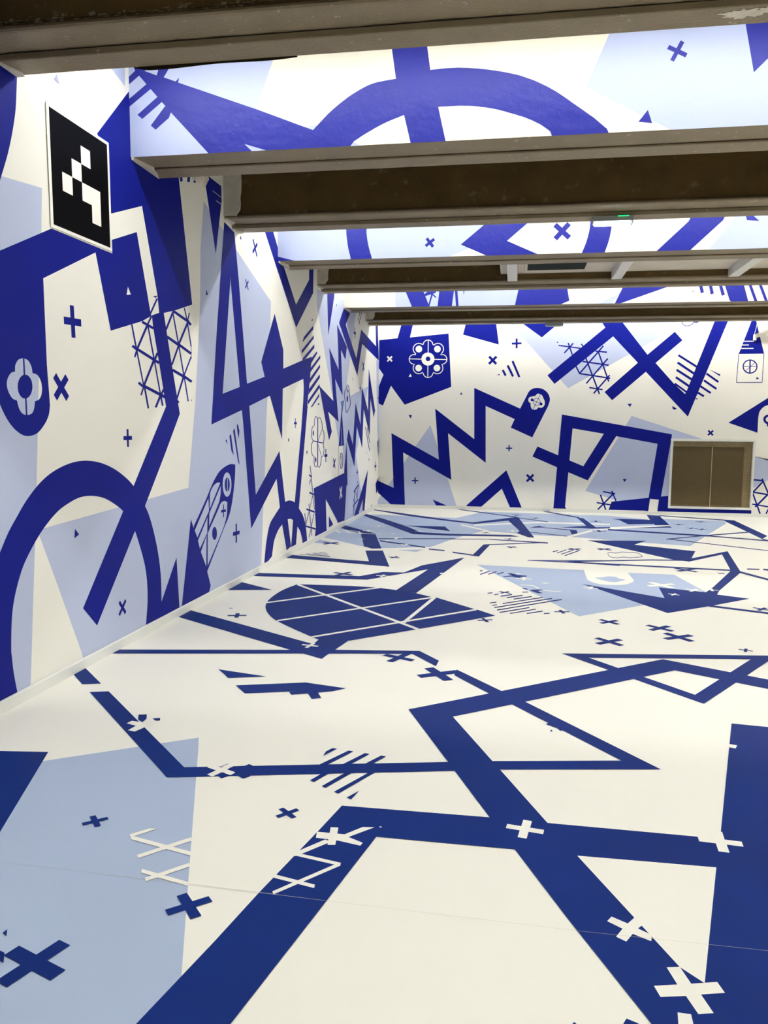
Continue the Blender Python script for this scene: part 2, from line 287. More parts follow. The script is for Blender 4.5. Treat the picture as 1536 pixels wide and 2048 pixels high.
b P 7.1733,1.1554 7.1484,1.1578 7.1239,1.1606 7.0994,1.1632 7.0745,1.1649 7.0487,1.1652 7.0218,1.1638 6.994,1.1612 6.9659,1.1577 6.9377,1.1534 6.9101,1.1485 6.8823,1.1431 6.8541,1.137 6.8264,1.1302 6.8,1.1228 6.7758,1.1149 6.7544,1.1067 6.7353,1.0982 6.7174,1.0889 6.6994,1.0788 6.6802,1.0676 6.6607,1.0559 6.6415,1.0439 6.6215,1.0306 6.5997,1.0151 6.5748,0.9964 6.5476,0.9745 6.5189,0.9501 6.4877,0.9233 6.4535,0.8946 6.4156,0.8643 6.3727,0.8317 6.3254,0.7966 6.2759,0.7605 6.2265,0.7244 6.1791,0.6895 6.1571,0.6431 6.4478,0.2548 6.5223,0.3146 6.6016,0.3784 6.6809,0.4421 6.7546,0.5012 6.8172,0.5509 6.8657,0.5882 6.9033,0.6156 6.9331,0.6369 6.9584,0.6559 6.9826,0.6767 7.0047,0.6984 7.0222,0.7184 7.0366,0.7377 7.0496,0.7575 7.0626,0.779 7.0756,0.8022 7.0873,0.8263 7.0982,0.8513 7.1084,0.8772 7.1185,0.9038 7.1285,0.9322 7.1384,0.9624 7.1477,0.9929 7.1558,1.0223 7.1622,1.0493 7.1666,1.0731 7.169,1.0946 7.1705,1.1149 7.1716,1.1348
l P 6.4974,0.8912 6.5067,0.7793 6.2464,0.5821 6.1916,0.647
l P 6.7793,1.0072 6.7665,1.0089 6.7542,1.011 6.7417,1.0129 6.7283,1.0138 6.7133,1.0132 6.696,1.011 6.6767,1.0077 6.6568,1.0033 6.6376,0.9979 6.62,0.9916 6.6038,0.9839 6.5881,0.9747 6.5736,0.9649 6.5608,0.9553 6.5506,0.9467 6.5436,0.9394 6.5394,0.9328 6.5368,0.9265 6.5346,0.9203 6.5315,0.914 6.5227,0.7931
l P 6.7927,0.9798 6.7916,0.9658 6.7908,0.9515 6.7898,0.9374 6.7883,0.9238 6.7857,0.9112 6.7818,0.8997 6.7769,0.8889 6.7715,0.8788 6.7658,0.8692 6.7601,0.8602 6.7576,0.8542 6.7582,0.8513 6.757,0.8477 6.7493,0.8396 6.7304,0.8231 6.6973,0.7961 6.6534,0.7614 6.6037,0.7226 6.5532,0.6831 6.5063,0.6464 6.5148,0.7571
l P 6.4716,0.7274 6.4601,0.5921 6.2946,0.4794 6.2556,0.5518
l P 6.444,0.5728 6.4275,0.3013 6.3145,0.4471
l P 6.9492,0.8168 6.9478,0.802 6.9464,0.7867 6.945,0.7716 6.9435,0.7574 6.9419,0.7448 6.9407,0.7344 6.9399,0.7257 6.9388,0.7178 6.9368,0.7097 6.933,0.7002 6.9277,0.6895 6.9213,0.6782 6.9136,0.6663 6.9045,0.6539 6.8937,0.641 6.8857,0.6307 6.8804,0.623 6.8715,0.6132 6.8527,0.5966 6.8178,0.5688 6.7625,0.5269 6.6917,0.4744 6.6132,0.4165 6.5339,0.3583 6.4607,0.3043 6.4709,0.5864 6.7287,0.7747 6.7405,0.7847 6.752,0.7953 6.7637,0.8056 6.7761,0.8149 6.7899,0.8221 6.8056,0.8273 6.8228,0.8309 6.8407,0.8332 6.8585,0.8342 6.8753,0.8342 6.8908,0.8326 6.9056,0.8294 6.9201,0.8252 6.9345,0.8208
l P 7.0634,0.9723 7.0585,0.9429 7.0461,0.9161 7.0271,0.8939 7.0029,0.8776 6.9751,0.8685 6.9458,0.867 6.917,0.8732 6.8905,0.8866 6.8683,0.9062 6.8516,0.9307 6.8416,0.9583 6.8388,0.9873 6.8434,1.0158 6.8552,1.042 6.8734,1.064 6.8968,1.0805 6.9239,1.0903 6.953,1.0926 6.982,1.0872 7.009,1.0745 7.0321,1.0551 7.0497,1.0304 7.0603,1.0022
b P 7.0199,0.9752 7.0171,0.9581 7.01,0.9426 6.9991,0.9296 6.9852,0.92 6.9692,0.9146 6.9523,0.9136 6.9356,0.9172 6.9202,0.9249 6.9072,0.9363 6.8975,0.9506 6.8916,0.9668 6.89,0.9839 6.8927,1.0007 6.8996,1.016 6.9102,1.0289 6.9239,1.0386 6.9396,1.0442 6.9565,1.0455 6.9732,1.0422 6.9888,1.0347 7.002,1.0234 7.0121,1.009 7.0182,0.9926
l P 6.9539,1.0429 6.9498,0.9147 6.9648,0.9136 6.9689,1.042
b P 6.6861,0.5588 6.6836,0.5438 6.6772,0.5303 6.6676,0.5194 6.6552,0.5117 6.6411,0.5077 6.6261,0.5077 6.6114,0.5118 6.5978,0.5195 6.5863,0.5303 6.5777,0.5435 6.5726,0.5583 6.5712,0.5735 6.5736,0.5883 6.5798,0.6016 6.5892,0.6125 6.6013,0.6203 6.6153,0.6244 6.6302,0.6246 6.645,0.6208 6.6588,0.6133 6.6704,0.6025 6.6793,0.5892 6.6846,0.5743
b P 6.8625,0.686 6.8392,0.6868 6.8407,0.7334 6.7941,0.7349 6.7949,0.7582 6.8415,0.7567 6.843,0.8033 6.8663,0.8025 6.8648,0.7559 6.9114,0.7544 6.9106,0.7311 6.864,0.7326
b P 7.1962,0.4052 7.1596,0.4063 7.1618,0.4794 7.0887,0.4815 7.0898,0.518 7.1628,0.5159 7.165,0.589 7.2015,0.5879 7.1994,0.5148 7.2725,0.5127 7.2714,0.4761 7.1983,0.4783
b P 6.9552,1.3978 6.9226,1.3848 6.9735,1.3483
b P 7.0651,1.4483 7.0237,1.4241 7.0704,1.2875 7.1338,1.2427
b P 7.1624,1.4966 7.1226,1.4737 7.2461,1.1804 7.2939,1.1437
b P 7.2588,1.5449 7.2234,1.5243 7.2406,1.4551 7.274,1.3991 7.2951,1.4736 7.2562,1.5293
b P 6.517,3.5593 6.5978,3.6169 6.8895,3.621 6.8971,3.4983 6.742,3.0075
l P 6.6884,3.5274 6.8981,3.5278 6.8979,3.5211 6.6837,3.5196
l P 6.7692,3.4672 6.8868,3.4688 6.8818,3.4608 6.7644,3.4593
b P 6.0088,3.4576 6.0154,3.3998 6.0633,3.4152 6.0566,3.4734
b P 6.165,3.5068 6.1509,3.4369 6.2026,3.4509 6.217,3.5214
b P 6.2949,3.5467 6.2781,3.4694 6.3218,3.4811 6.3388,3.5589
b P 6.4123,3.5822 6.4072,3.5017 6.4528,3.515 6.4579,3.5961
b P 6.516,2.6678 6.5513,2.6307 6.5033,2.6147
b P 7.8687,3.2292 7.8442,3.2093 7.7955,3.2692 7.7357,3.2206 7.7157,3.2451 7.7756,3.2937 7.727,3.3536 7.7515,3.3735 7.8002,3.3137 7.86,3.3623 7.88,3.3378 7.8201,3.2891
b P 7.5926,2.8524 7.5776,2.8383 7.5432,2.8748 7.5067,2.8404 7.4926,2.8553 7.5291,2.8897 7.4947,2.9262 7.5097,2.9403 7.5441,2.9038 7.5806,2.9382 7.5947,2.9233 7.5582,2.8889
b P 7.3871,3.3187 7.4021,3.2745 7.3593,3.2826
b P 6.9534,3.3326 7.2104,3.3008 7.3161,2.8912 7.5243,1.9346 8.0761,2.0394 7.9666,2.1819 8.4394,2.7392 8.7551,2.3841 8.7521,2.1737 9.5366,2.3315 10.005,2.4211 9.9315,2.1499 9.7869,1.7925 9.8097,1.7885 9.3901,0.522 9.204,0.6112 9.5083,1.5043 9.6007,1.8543 9.6252,2.0101 9.603,2.1142 8.73,1.9494 8.6908,1.3807 8.2504,1.8489 7.5861,1.7195 7.6218,1.5319 7.7642,0.8198 8.5914,1.2494 8.8117,0.6395 8.6004,0.6141 8.4764,0.943 7.6105,0.4878 7.4067,1.5304 7.3669,1.6735 6.5888,1.5287 6.7284,2.2811 6.8389,2.8041
l P 7.0895,2.8323 7.0909,2.8773 7.3145,1.892 6.8652,1.8069
b P 8.6079,0.6145 8.8079,0.6524 8.8234,0.6539 8.8385,0.6556 8.8539,0.6572 8.8699,0.6584 8.8871,0.6591 8.9055,0.6592 8.9247,0.6589 8.9448,0.6581 8.9659,0.6568 8.9878,0.6549 9.0115,0.6524 9.0369,0.6492 9.063,0.6455 9.0882,0.6414 9.1114,0.6371 9.1319,0.6325 9.1506,0.6274 9.1683,0.622 9.1859,0.6166 9.204,0.6112 9.3901,0.522 9.4263,0.5023 9.4634,0.4831 9.5005,0.4634 9.5364,0.4421 9.57,0.4182 9.6017,0.3911 9.6323,0.3614 9.661,0.3301 9.6869,0.2978 9.7092,0.2656 9.7265,0.2333 9.7394,0.2004 9.7498,0.1671 9.7595,0.1336 9.7705,0.1002 9.7703,0.0305 9.5541,0.0487 9.5543,0.0921 9.5349,0.1191 9.5161,0.1467 9.4971,0.1738 9.477,0.1994 9.455,0.2224 9.4305,0.2421 9.4041,0.2592 9.3767,0.2748 9.3491,0.2899 9.3223,0.3057 9.2552,0.0913 9.0515,0.0909 9.035,0.0992 8.8599,0.0783 8.6806,0.4051 8.6516,0.397 8.6229,0.3896 8.5944,0.382 8.5657,0.3728 8.5367,0.3609 8.5061,0.3458 8.4739,0.3284 8.4423,0.3094 8.4134,0.2896 8.3891,0.2697 8.3702,0.2488 8.355,0.2264 8.3427,0.2037 8.3324,0.1822 8.323,0.1633 8.3152,0.1476 8.3097,0.1341 8.3055,0.1219 8.3016,0.11 8.297,0.0975 8.0254,0.0389 8.0263,0.081 8.0396,0.1215 8.0522,0.1625 8.0652,0.2034 8.0798,0.2435 8.0972,0.282 8.1168,0.32 8.1377,0.3578 8.161,0.3943 8.1881,0.4281 8.2199,0.4581 8.2583,0.4829 8.3027,0.5035 8.3507,0.5216 8.4,0.5394 8.4482,0.5586
w P 8.9044,0.44 8.9261,0.4394 8.9477,0.4391 8.9696,0.4387 8.9916,0.4375 9.0139,0.4349 9.0367,0.4306 9.0597,0.425 9.0831,0.4186 9.1065,0.4119 9.13,0.4056 9.0433,0.0956
b P 8.0417,3.5764 8.3263,3.6469 8.5784,3.4541 9.2829,2.9624 9.8869,3.364 9.8875,3.5904 10.1066,3.6352 10.0801,3.2314 9.2862,2.6972
b P 10.0793,2.8208 10.0891,2.7763 9.5603,2.5521 9.6284,2.6247
b P 10.114,2.7049 10.114,2.6615 9.5371,2.4142 9.5284,2.4546
b P 10.139,2.592 10.144,2.5463 9.6958,2.3631 9.5501,2.3362 9.5817,2.365
b P 10.2713,2.5149 10.2971,2.492 9.9707,2.328 9.9952,2.4017
b P 10.4494,2.4781 10.4656,2.4434 9.9074,2.2037 9.9414,2.2677
b P 10.4392,2.3573 10.45,2.3195 9.8831,2.0669 9.9073,2.136
b P 10.4289,2.2275 10.4397,2.1829 9.8492,1.9299 9.8733,2.0048
b P 10.4134,2.0972 10.4295,2.0528 9.8106,1.7994 9.8203,1.855
b P 10.4137,1.9742 10.3979,1.9282 10.0289,1.7812 9.9551,1.7753
b P 10.3611,1.8452 10.3981,1.8413 10.3612,1.8194 10.3191,1.8193
b P 10.0301,2.9041 10.0645,2.8879 10.0056,2.8678
b P 11.9255,3.329 12.17,3.3215 12.3693,3.3057 12.0337,3.0861 12.8642,2.6534 13.2589,3.1638 14.6858,3.0324 14.6018,3.4131 14.8486,3.4449 14.9863,2.8002 13.3512,2.9357 12.9522,2.3792 11.5807,3.0522
b P 10.8405,3.39 11.2914,3.4665 11.277,3.389 10.9109,2.7911
b P 10.9703,2.6298 11.568,2.3693 11.5315,2.6558 11.4531,3.0146 12.1281,2.7618 12.0335,2.5541 11.7176,2.6767 11.8398,2.0056 11.3373,2.2248 11.5693,1.6036 10.9192,1.74 11.1392,1.4605 10.9665,1.3401 10.4162,2.0498 10.4161,2.0692 11.2325,1.9012
b P 12.8244,1.9275 13.2453,1.5815 13.353,2.2215 13.927,1.8273 13.9687,2.5676 14.637,1.8492 14.4901,1.7156 14.1556,2.0471 14.1099,1.3864 13.518,1.8424 13.4086,1.1813 12.9353,1.5468 12.7529,0.8828 12.157,1.3374 12.2807,1.505 12.6261,1.2454 12.7329,1.6488
w P 11.5909,1.2432 11.8769,1.2451 11.8675,1.1916 11.9714,0.8233 11.5808,0.8035 11.5696,1.1257
b P 11.7749,1.8295 11.9636,1.2495 11.5909,1.2432
m P 11.7528,1.5332 11.7934,1.5334 11.8151,1.2522 11.7405,1.2536
b P 11.563,1.2437 11.5692,0.8078 11.5857,0.8069 11.5794,1.2434
b S 11.843,1.017 11.8403,0.9861 11.8313,0.9575 11.8167,0.9335 11.7978,0.9157 11.7778,0.9059 11.7732,0.9044 11.7685,0.9064 11.7483,0.918 11.729,0.9374 11.7139,0.9625 11.7041,0.9915 11.7004,1.0223 11.7031,1.0529 11.712,1.0812 11.7263,1.1051 11.745,1.123 11.7648,1.1331 11.7694,1.1347 11.7741,1.1328 11.7944,1.1216 11.8139,1.1025 11.8293,1.0774 11.8392,1.0482 11.843,1.017 | 11.8913,1.0152 11.8885,0.9836 11.8793,0.9545 11.8641,0.9296 11.8438,0.9106 11.8181,0.8984 11.7734,0.894 11.7288,0.9026 11.7031,0.9171 11.6827,0.9376 11.6672,0.9634 11.6573,0.9929 11.6537,1.0241 11.6564,1.055 11.6654,1.0837 11.68,1.1083 11.6998,1.1273 11.725,1.1398 11.7693,1.145 11.814,1.1374 11.8402,1.1232 11.8611,1.1028 11.8771,1.0769 11.8874,1.047 11.8913,1.0152
b P 11.7581,1.1054 11.7608,0.9347 11.7846,0.9337 11.7818,1.1047
b P 11.7196,1.0916 11.8133,0.9546 11.8269,0.9544 11.7329,1.0916
b P 10.1126,0.7186 11.9714,0.8233 12.1395,1.3148 12.2258,0.6359 12.2357,0.6207 12.1448,0.6153 12.0185,0.1072 12.0191,0.0763 11.5171,0.0957 11.5168,0.1216 10.7818,0.5193 10.8281,0.0951 10.8283,0.0637 10.1769,0.0663 10.1769,0.0959 10.2289,0.1652 10.1381,0.6001
b P 10.9684,0.2576 11.2134,0.1236 11.2136,0.1019 10.9697,0.0954
w P 11.8465,0.4736 11.8146,0.439 11.7453,0.5027 11.6815,0.4334 11.6469,0.4653 11.7106,0.5346 11.6413,0.5983 11.6732,0.633 11.7425,0.5692 11.8062,0.6386 11.8409,0.6067 11.7771,0.5374
b P 13.9573,0.7848 12.7838,0.0965 12.7252,0.0539 13.1547,0.0579 13.1536,0.0957 13.4937,0.2797 13.4689,0.0937 13.6491,0.0584 13.648,0.0889 13.878,0.5975
b P 15.0177,1.3359 14.89,1.2519 15.0177,0.9539
b P 15.0177,0.5697 14.7414,0.4693 14.8401,0.2756 15.0177,0.3475
b P 12.7495,2.9558 12.7104,2.9548 12.7085,3.0241 12.6393,3.0223 12.6382,3.0613 12.7075,3.0632 12.7057,3.1325 12.7448,3.1335 12.7466,3.0642 12.8159,3.066 12.8169,3.0269 12.7476,3.0251
b P 10.0571,2.9078 10.0571,2.8863 9.9837,2.8624
b P 11.4176,3.3083 11.4496,3.2751 11.3867,3.2759
b P 13.0607,3.4154 13.1875,3.3179 13.2364,3.3265 13.1086,3.4242
b P 13.0022,3.3245 13.0989,3.2307 13.1475,3.2386 13.0501,3.3327
b P 13.2128,3.4373 13.2431,3.4056 13.3012,3.4156 13.2706,3.4473
b P 13.2197,2.1286 13.1947,2.1278 13.1933,2.1722 13.1489,2.1708 13.1481,2.1958 13.1925,2.1972 13.1912,2.2416 13.2162,2.2424 13.2176,2.198 13.262,2.1994 13.2627,2.1743 13.2183,2.173
b P 13.5612,2.5179 13.5354,2.4872 13.4739,2.5388 13.4223,2.4774 13.3916,2.5032 13.4432,2.5646 13.3818,2.6163 13.4076,2.647 13.469,2.5954 13.5206,2.6568 13.5514,2.631 13.4997,2.5695
b P 12.5344,2.3202 12.5693,2.2954 12.5431,2.2767
b P 14.981,2.038 14.9589,2.0369 14.9568,2.0811 14.9126,2.0789 14.9115,2.101 14.9557,2.1032 14.9535,2.1473 14.9756,2.1484 14.9778,2.1043 15.0177,2.1062 15.0177,2.0841 14.9788,2.0822
b P 10.3902,1.8445 10.4035,1.8223 10.3191,1.8163
b P 10.7996,1.0398 10.7597,1.0395 10.7592,1.1102 10.6885,1.1098 10.6882,1.1497 10.759,1.1501 10.7585,1.2209 10.7984,1.2211 10.7989,1.1504 10.8696,1.1508 10.8699,1.1109 10.7991,1.1105
b P 11.3671,0.9421 11.3389,0.9204 11.2954,0.9767 11.2391,0.9331 11.2173,0.9613 11.2736,1.0048 11.2301,1.0611 11.2583,1.0829 11.3018,1.0266 11.3581,1.0701 11.3799,1.042 11.3236,0.9984
b P 12.9997,0.7253 12.9744,0.7246 12.9731,0.7694 12.9283,0.7681 12.9276,0.7933 12.9724,0.7946 12.9711,0.8394 12.9964,0.8401 12.9977,0.7953 13.0424,0.7966 13.0432,0.7713 12.9984,0.7701
b P 14.7348,0.7171 14.6941,0.7153 14.6908,0.7874 14.6186,0.7841 14.6168,0.8248 14.6889,0.8281 14.6856,0.9002 14.7263,0.9021 14.7296,0.83 14.8018,0.8332 14.8036,0.7926 14.7315,0.7893
b P 9.7993,1.2269 9.7329,1.21 9.78,1.1685
b P 13.824,1.1033 13.8618,1.085 13.8253,1.0687
b P 14.03,0.9882 14.0941,0.9392 14.0175,0.942
b P 13.6581,1.5413 14.0685,1.1136 14.1252,1.114 13.7114,1.5433
b P 13.8227,1.525 14.0916,1.254 14.1389,1.2548 13.8681,1.5267
b P 9.255,1.5058 9.2288,1.506 9.2292,1.5524 9.1828,1.5528 9.183,1.579 9.2294,1.5786 9.2299,1.625 9.256,1.6247 9.2556,1.5783 9.302,1.5779 9.3018,1.5518 9.2554,1.5522
b P 8.9359,1.3952 8.9838,1.3663 8.9353,1.3419
b S 10.3239,1.6425 10.2991,1.65 10.2699,1.6632 10.2274,1.6694 10.1882,1.659 10.1597,1.642 10.1383,1.6214 10.1298,1.5949 10.1278,1.565 10.1185,1.5428 10.0982,1.5367 10.0645,1.5354 10.029,1.5263 10.0091,1.5064 9.9958,1.4813 9.988,1.4556 9.9856,1.4292 9.9886,1.4021 9.9981,1.379 10.0218,1.3632 10.0504,1.3527 10.0624,1.3437 10.0486,1.3341 10.0182,1.3226 9.993,1.3049 9.981,1.2777 9.9752,1.2453 9.9778,1.2157 9.9917,1.1908 10.0142,1.1688 10.0394,1.1514 10.0736,1.1434 10.0999,1.1429 10.113,1.1376 10.1159,1.116 10.1106,1.0865 10.1127,1.0585 10.1284,1.0335 10.1519,1.0103 10.1847,0.9935 10.2366,0.9913 10.2794,0.9985 10.3072,1.0015 10.3313,0.9946 10.3643,0.9817 10.4131,0.9763 10.4473,0.988 10.4734,1.0073 10.4961,1.0297 10.513,1.0568 10.5266,1.0868 10.5445,1.11 10.5702,1.1188 10.6046,1.1226 10.6382,1.1336 10.6623,1.1556 10.6809,1.1831 10.6894,1.2118 10.6798,1.2406 10.6603,1.2698 10.6497,1.296 10.6585,1.317 10.6762,1.3364 10.6886,1.3597 10.6911,1.3909 10.688,1.4254 10.6766,1.4548 10.6505,1.473 10.6177,1.4848 10.5928,1.5003 10.5828,1.5266 10.5786,1.5583 10.565,1.5877 10.5345,1.6138 10.4949,1.6372 10.4504,1.653 10.3947,1.6538 10.3498,1.6457 10.3239,1.6425 | 10.313,1.6351 10.2731,1.6453 10.2449,1.6582 10.2327,1.6619 10.2148,1.6556 10.1887,1.64 10.1684,1.6206 10.1603,1.5949 10.1582,1.5648 10.1476,1.5408 10.1139,1.5303 10.0784,1.5288 10.0562,1.5233 10.0384,1.5051 10.0253,1.4805 10.0176,1.4552 10.0152,1.4291 10.0183,1.4023 10.0272,1.3803 10.0483,1.3664 10.0771,1.3559 10.0925,1.3432 10.0755,1.3304 10.0452,1.3189 10.0221,1.3028 10.0106,1.2765 10.0049,1.2445 10.0074,1.2156 10.0209,1.1915 10.0427,1.1702 10.0651,1.1546 10.0844,1.1502 10.1154,1.149 10.1429,1.1382 10.1464,1.1149 10.1411,1.0852 10.1431,1.058 10.1584,1.0338 10.1808,1.0116 10.2043,0.9987 10.2228,0.9989 10.2615,1.0057 10.311,1.0091 10.355,0.9988 10.3858,0.9866 10.3963,0.9838 10.4175,0.9924 10.4421,1.0107 10.4641,1.0325 10.4805,1.059 10.4942,1.0891 10.5133,1.1135 10.5464,1.1251 10.5811,1.129 10.6071,1.1375 10.6294,1.1581 10.6475,1.185 10.6557,1.2126 10.6464,1.2404 10.6271,1.2694 10.6163,1.2965 10.6254,1.3187 10.6431,1.3382 10.655,1.3606 10.6575,1.3912 10.6544,1.4252 10.6436,1.4534 10.6203,1.4696 10.5881,1.4812 10.5605,1.4986 10.5499,1.526 10.5458,1.5575 10.5327,1.5859 10.5036,1.6109 10.4659,1.6333 10.4302,1.6466 10.404,1.6464 10.3641,1.6389 10.313,1.6351
b P 10.3027,1.636 10.2986,1.0058 10.3408,1.0039 10.3447,1.6366
b P 10.0719,1.3373 10.6268,1.2979 10.6391,1.3107 10.0831,1.3496
b P 10.329,1.3238 10.5596,1.4906 10.5389,1.4923 10.3091,1.3257
b P 10.3353,1.2847 10.5293,1.115 10.5504,1.1158 10.3556,1.2858
b P 10.1178,1.4424 10.1168,1.4332 10.1137,1.4246 10.1089,1.4172 10.1027,1.4116 10.0954,1.4081 10.0875,1.4069 10.0797,1.4082 10.0725,1.4118 10.0663,1.4175 10.0615,1.4248 10.0585,1.4334 10.0575,1.4426 10.0585,1.4518 10.0615,1.4603 10.0663,1.4677 10.0725,1.4733 10.0798,1.4769 10.0876,1.4781 10.0954,1.4769 10.1027,1.4733 10.1089,1.4676 10.1138,1.4603 10.1168,1.4517
b P 10.2514,1.0898 10.2501,1.0811 10.2465,1.0731 10.2407,1.0663 10.2332,1.0612 10.2245,1.0582 10.2151,1.0574 10.2057,1.0589 10.197,1.0626 10.1896,1.0683 10.1838,1.0754 10.1802,1.0837 10.179,1.0924 10.1802,1.101 10.1838,1.109 10.1895,1.1158 10.197,1.1208 10.2057,1.1239 10.215,1.1247 10.2244,1.1233 10.2332,1.1196 10.2407,1.114 10.2465,1.1068 10.2501,1.0986
b S 12.2095,2.1864 12.1653,2.1769 12.1313,2.1623 12.1043,2.1479 12.09,2.1354 12.0824,2.1234 12.0704,2.113 12.0468,2.1059 12.0115,2.0975 11.982,2.0817 11.9627,2.0548 11.9497,2.0214 11.9483,1.99 11.9678,1.9642 11.9987,1.9408 12.0195,1.9184 12.0179,1.896 12.0067,1.8736 12.0031,1.8509 12.0151,1.8272 12.0348,1.8038 12.0578,1.7842 12.0832,1.7675 12.1138,1.754 12.1703,1.7505 12.2091,1.7655 12.2425,1.7885 12.274,1.8079 12.3032,1.8167 12.3363,1.8241 12.3664,1.8377 12.3913,1.8603 12.4117,1.8881 12.4215,1.9175 12.4148,1.9476 12.3977,1.9787 12.3821,2.0086 12.3728,2.0374 12.3648,2.0654 12.3543,2.0916 12.3402,2.1165 12.3238,2.1395 12.3044,2.1582 12.2816,2.1726 12.2544,2.183 12.2095,2.1864 | 12.2139,2.1784 12.197,2.1737 12.1665,2.1605 12.1412,2.1471 12.1283,2.1358 12.1206,2.1237 12.1054,2.1111 12.0744,2.1015 12.0436,2.0945 12.0192,2.0815 12.0007,2.0555 11.9879,2.0226 11.9865,1.9921 12.0053,1.9673 12.0362,1.944 12.058,1.9204 12.0565,1.8968 12.0452,1.8742 12.0417,1.8524 12.0534,1.8294 12.0729,1.8065 12.0954,1.7873 12.1199,1.7712 12.1456,1.7595 12.1483,1.757 12.1722,1.7678 12.2047,1.7902 12.2378,1.8106 12.2729,1.8215 12.3029,1.828 12.3278,1.8392 12.3513,1.8607 12.371,1.8878 12.3805,1.9163 12.374,1.9455 12.3572,1.9762 12.3415,2.0063 12.3323,2.0351 12.3243,2.063 12.314,2.0889 12.3002,2.1134 12.2841,2.1361 12.2655,2.1542 12.2442,2.1677 12.2219,2.1764 12.2139,2.1784
b P 12.2306,1.9717 12.2292,1.9579 12.2244,1.9449 12.2165,1.9337 12.2062,1.9249 12.1942,1.9192 12.1812,1.9169 12.1681,1.9182 12.1559,1.9231 12.1453,1.9311 12.1371,1.9417 12.1319,1.9542 12.1299,1.9678 12.1313,1.9814 12.1361,1.9943 12.1438,2.0055 12.154,2.0143 12.166,2.0201 12.179,2.0225 12.192,2.0212 12.2043,2.0165 12.215,2.0085 12.2233,1.9979 12.2286,1.9853
b P 12.2534,2.0977 12.2523,2.0908 12.2488,2.0842 12.2431,2.0785 12.2357,2.0739 12.227,2.0709 12.2177,2.0695 12.2083,2.07 12.1996,2.0722 12.192,2.076 12.1862,2.0812 12.1825,2.0874 12.1811,2.0942 12.1822,2.1011 12.1856,2.1076 12.1912,2.1133 12.1986,2.1179 12.2072,2.121 12.2166,2.1223 12.2259,2.1219 12.2347,2.1197 12.2423,2.1159 12.2482,2.1107 12.252,2.1045
b P 9.9871,0.8357 10.0444,0.6654 10.0695,0.664 10.0119,0.8348
b P 10.0444,0.6461 10.1331,0.4311 10.1586,0.4293 10.0694,0.6448
b P 10.0547,0.6399 9.8711,0.4581 9.8948,0.4543 10.0793,0.6364
b P 9.8663,0.446 9.6931,0.282 9.7207,0.2769 9.8947,0.4414
b P 9.6466,0.4325 9.7046,0.2731 9.7329,0.2705 9.6745,0.4304
b P 9.8732,0.4376 9.9639,0.223 9.9936,0.2203 9.9024,0.4356
b P 10.1155,0.3821 9.9666,0.2304 9.9958,0.2252 10.1455,0.3772
b P 9.9592,0.1993 9.8483,0.1045 9.8767,0.0988 9.9881,0.1937
b P 9.9588,0.1979 9.9961,0.1028 10.0261,0.0997 9.9886,0.1951
b P 9.8724,0.6729 10.1342,0.622 10.1677,0.6383 9.9043,0.6889
b P 9.7292,0.4708 10.1487,0.3882 10.1791,0.406 9.7573,0.488
b P 9.7025,0.2541 10.2164,0.152 10.2415,0.1704 9.7253,0.2718
b P 9.9157,0.8408 9.8741,0.7803 9.8933,0.7782 9.9351,0.8388
b P 9.8467,0.5354 9.8757,0.4629 9.9,0.4612 9.8709,0.5338
b P 13.0596,0.5703 12.6784,0.4834 12.7506,0.4679 13.1361,0.5549
b P 13.0467,0.3276 12.6263,0.2469 12.6966,0.2298 13.1215,0.3104
b P 13.079,0.5643 12.9614,0.3422 12.9983,0.3383 13.1165,0.5609
b P 12.8165,0.4751 13.0035,0.329 13.0393,0.328 12.8513,0.4744
b P 12.7756,0.4874 12.7214,0.2815 12.7571,0.2778 12.8115,0.4843
b P 12.6413,0.3679 12.7619,0.2766 12.7963,0.2755 12.6751,0.3671
b P 12.7024,0.2509 12.667,0.0927 12.7025,0.0886 12.738,0.2472
b P 12.7428,0.23 12.8251,0.1406 12.8607,0.1384 12.778,0.2281
b P 12.9764,0.6354 13.0818,0.5627 13.1137,0.5625 13.0077,0.6354
b P 14.3955,0.1203 14.3719,0.086 14.2235,0.0801
b P 9.9049,1.0227 9.9783,0.8798 10.0079,0.8792 9.934,1.0225
b P 9.8477,0.9064 9.9821,0.8672 10.029,0.8777 9.8934,0.9169
b P 9.9711,0.8687 9.8729,0.7799 9.8917,0.7773 9.9903,0.8663
b P 9.9684,0.8679 10.0429,0.6647 10.0679,0.6634 9.993,0.8671
v P 4.3441,3.4924 4.3711,3.4436 4.3173,3.4517
""",
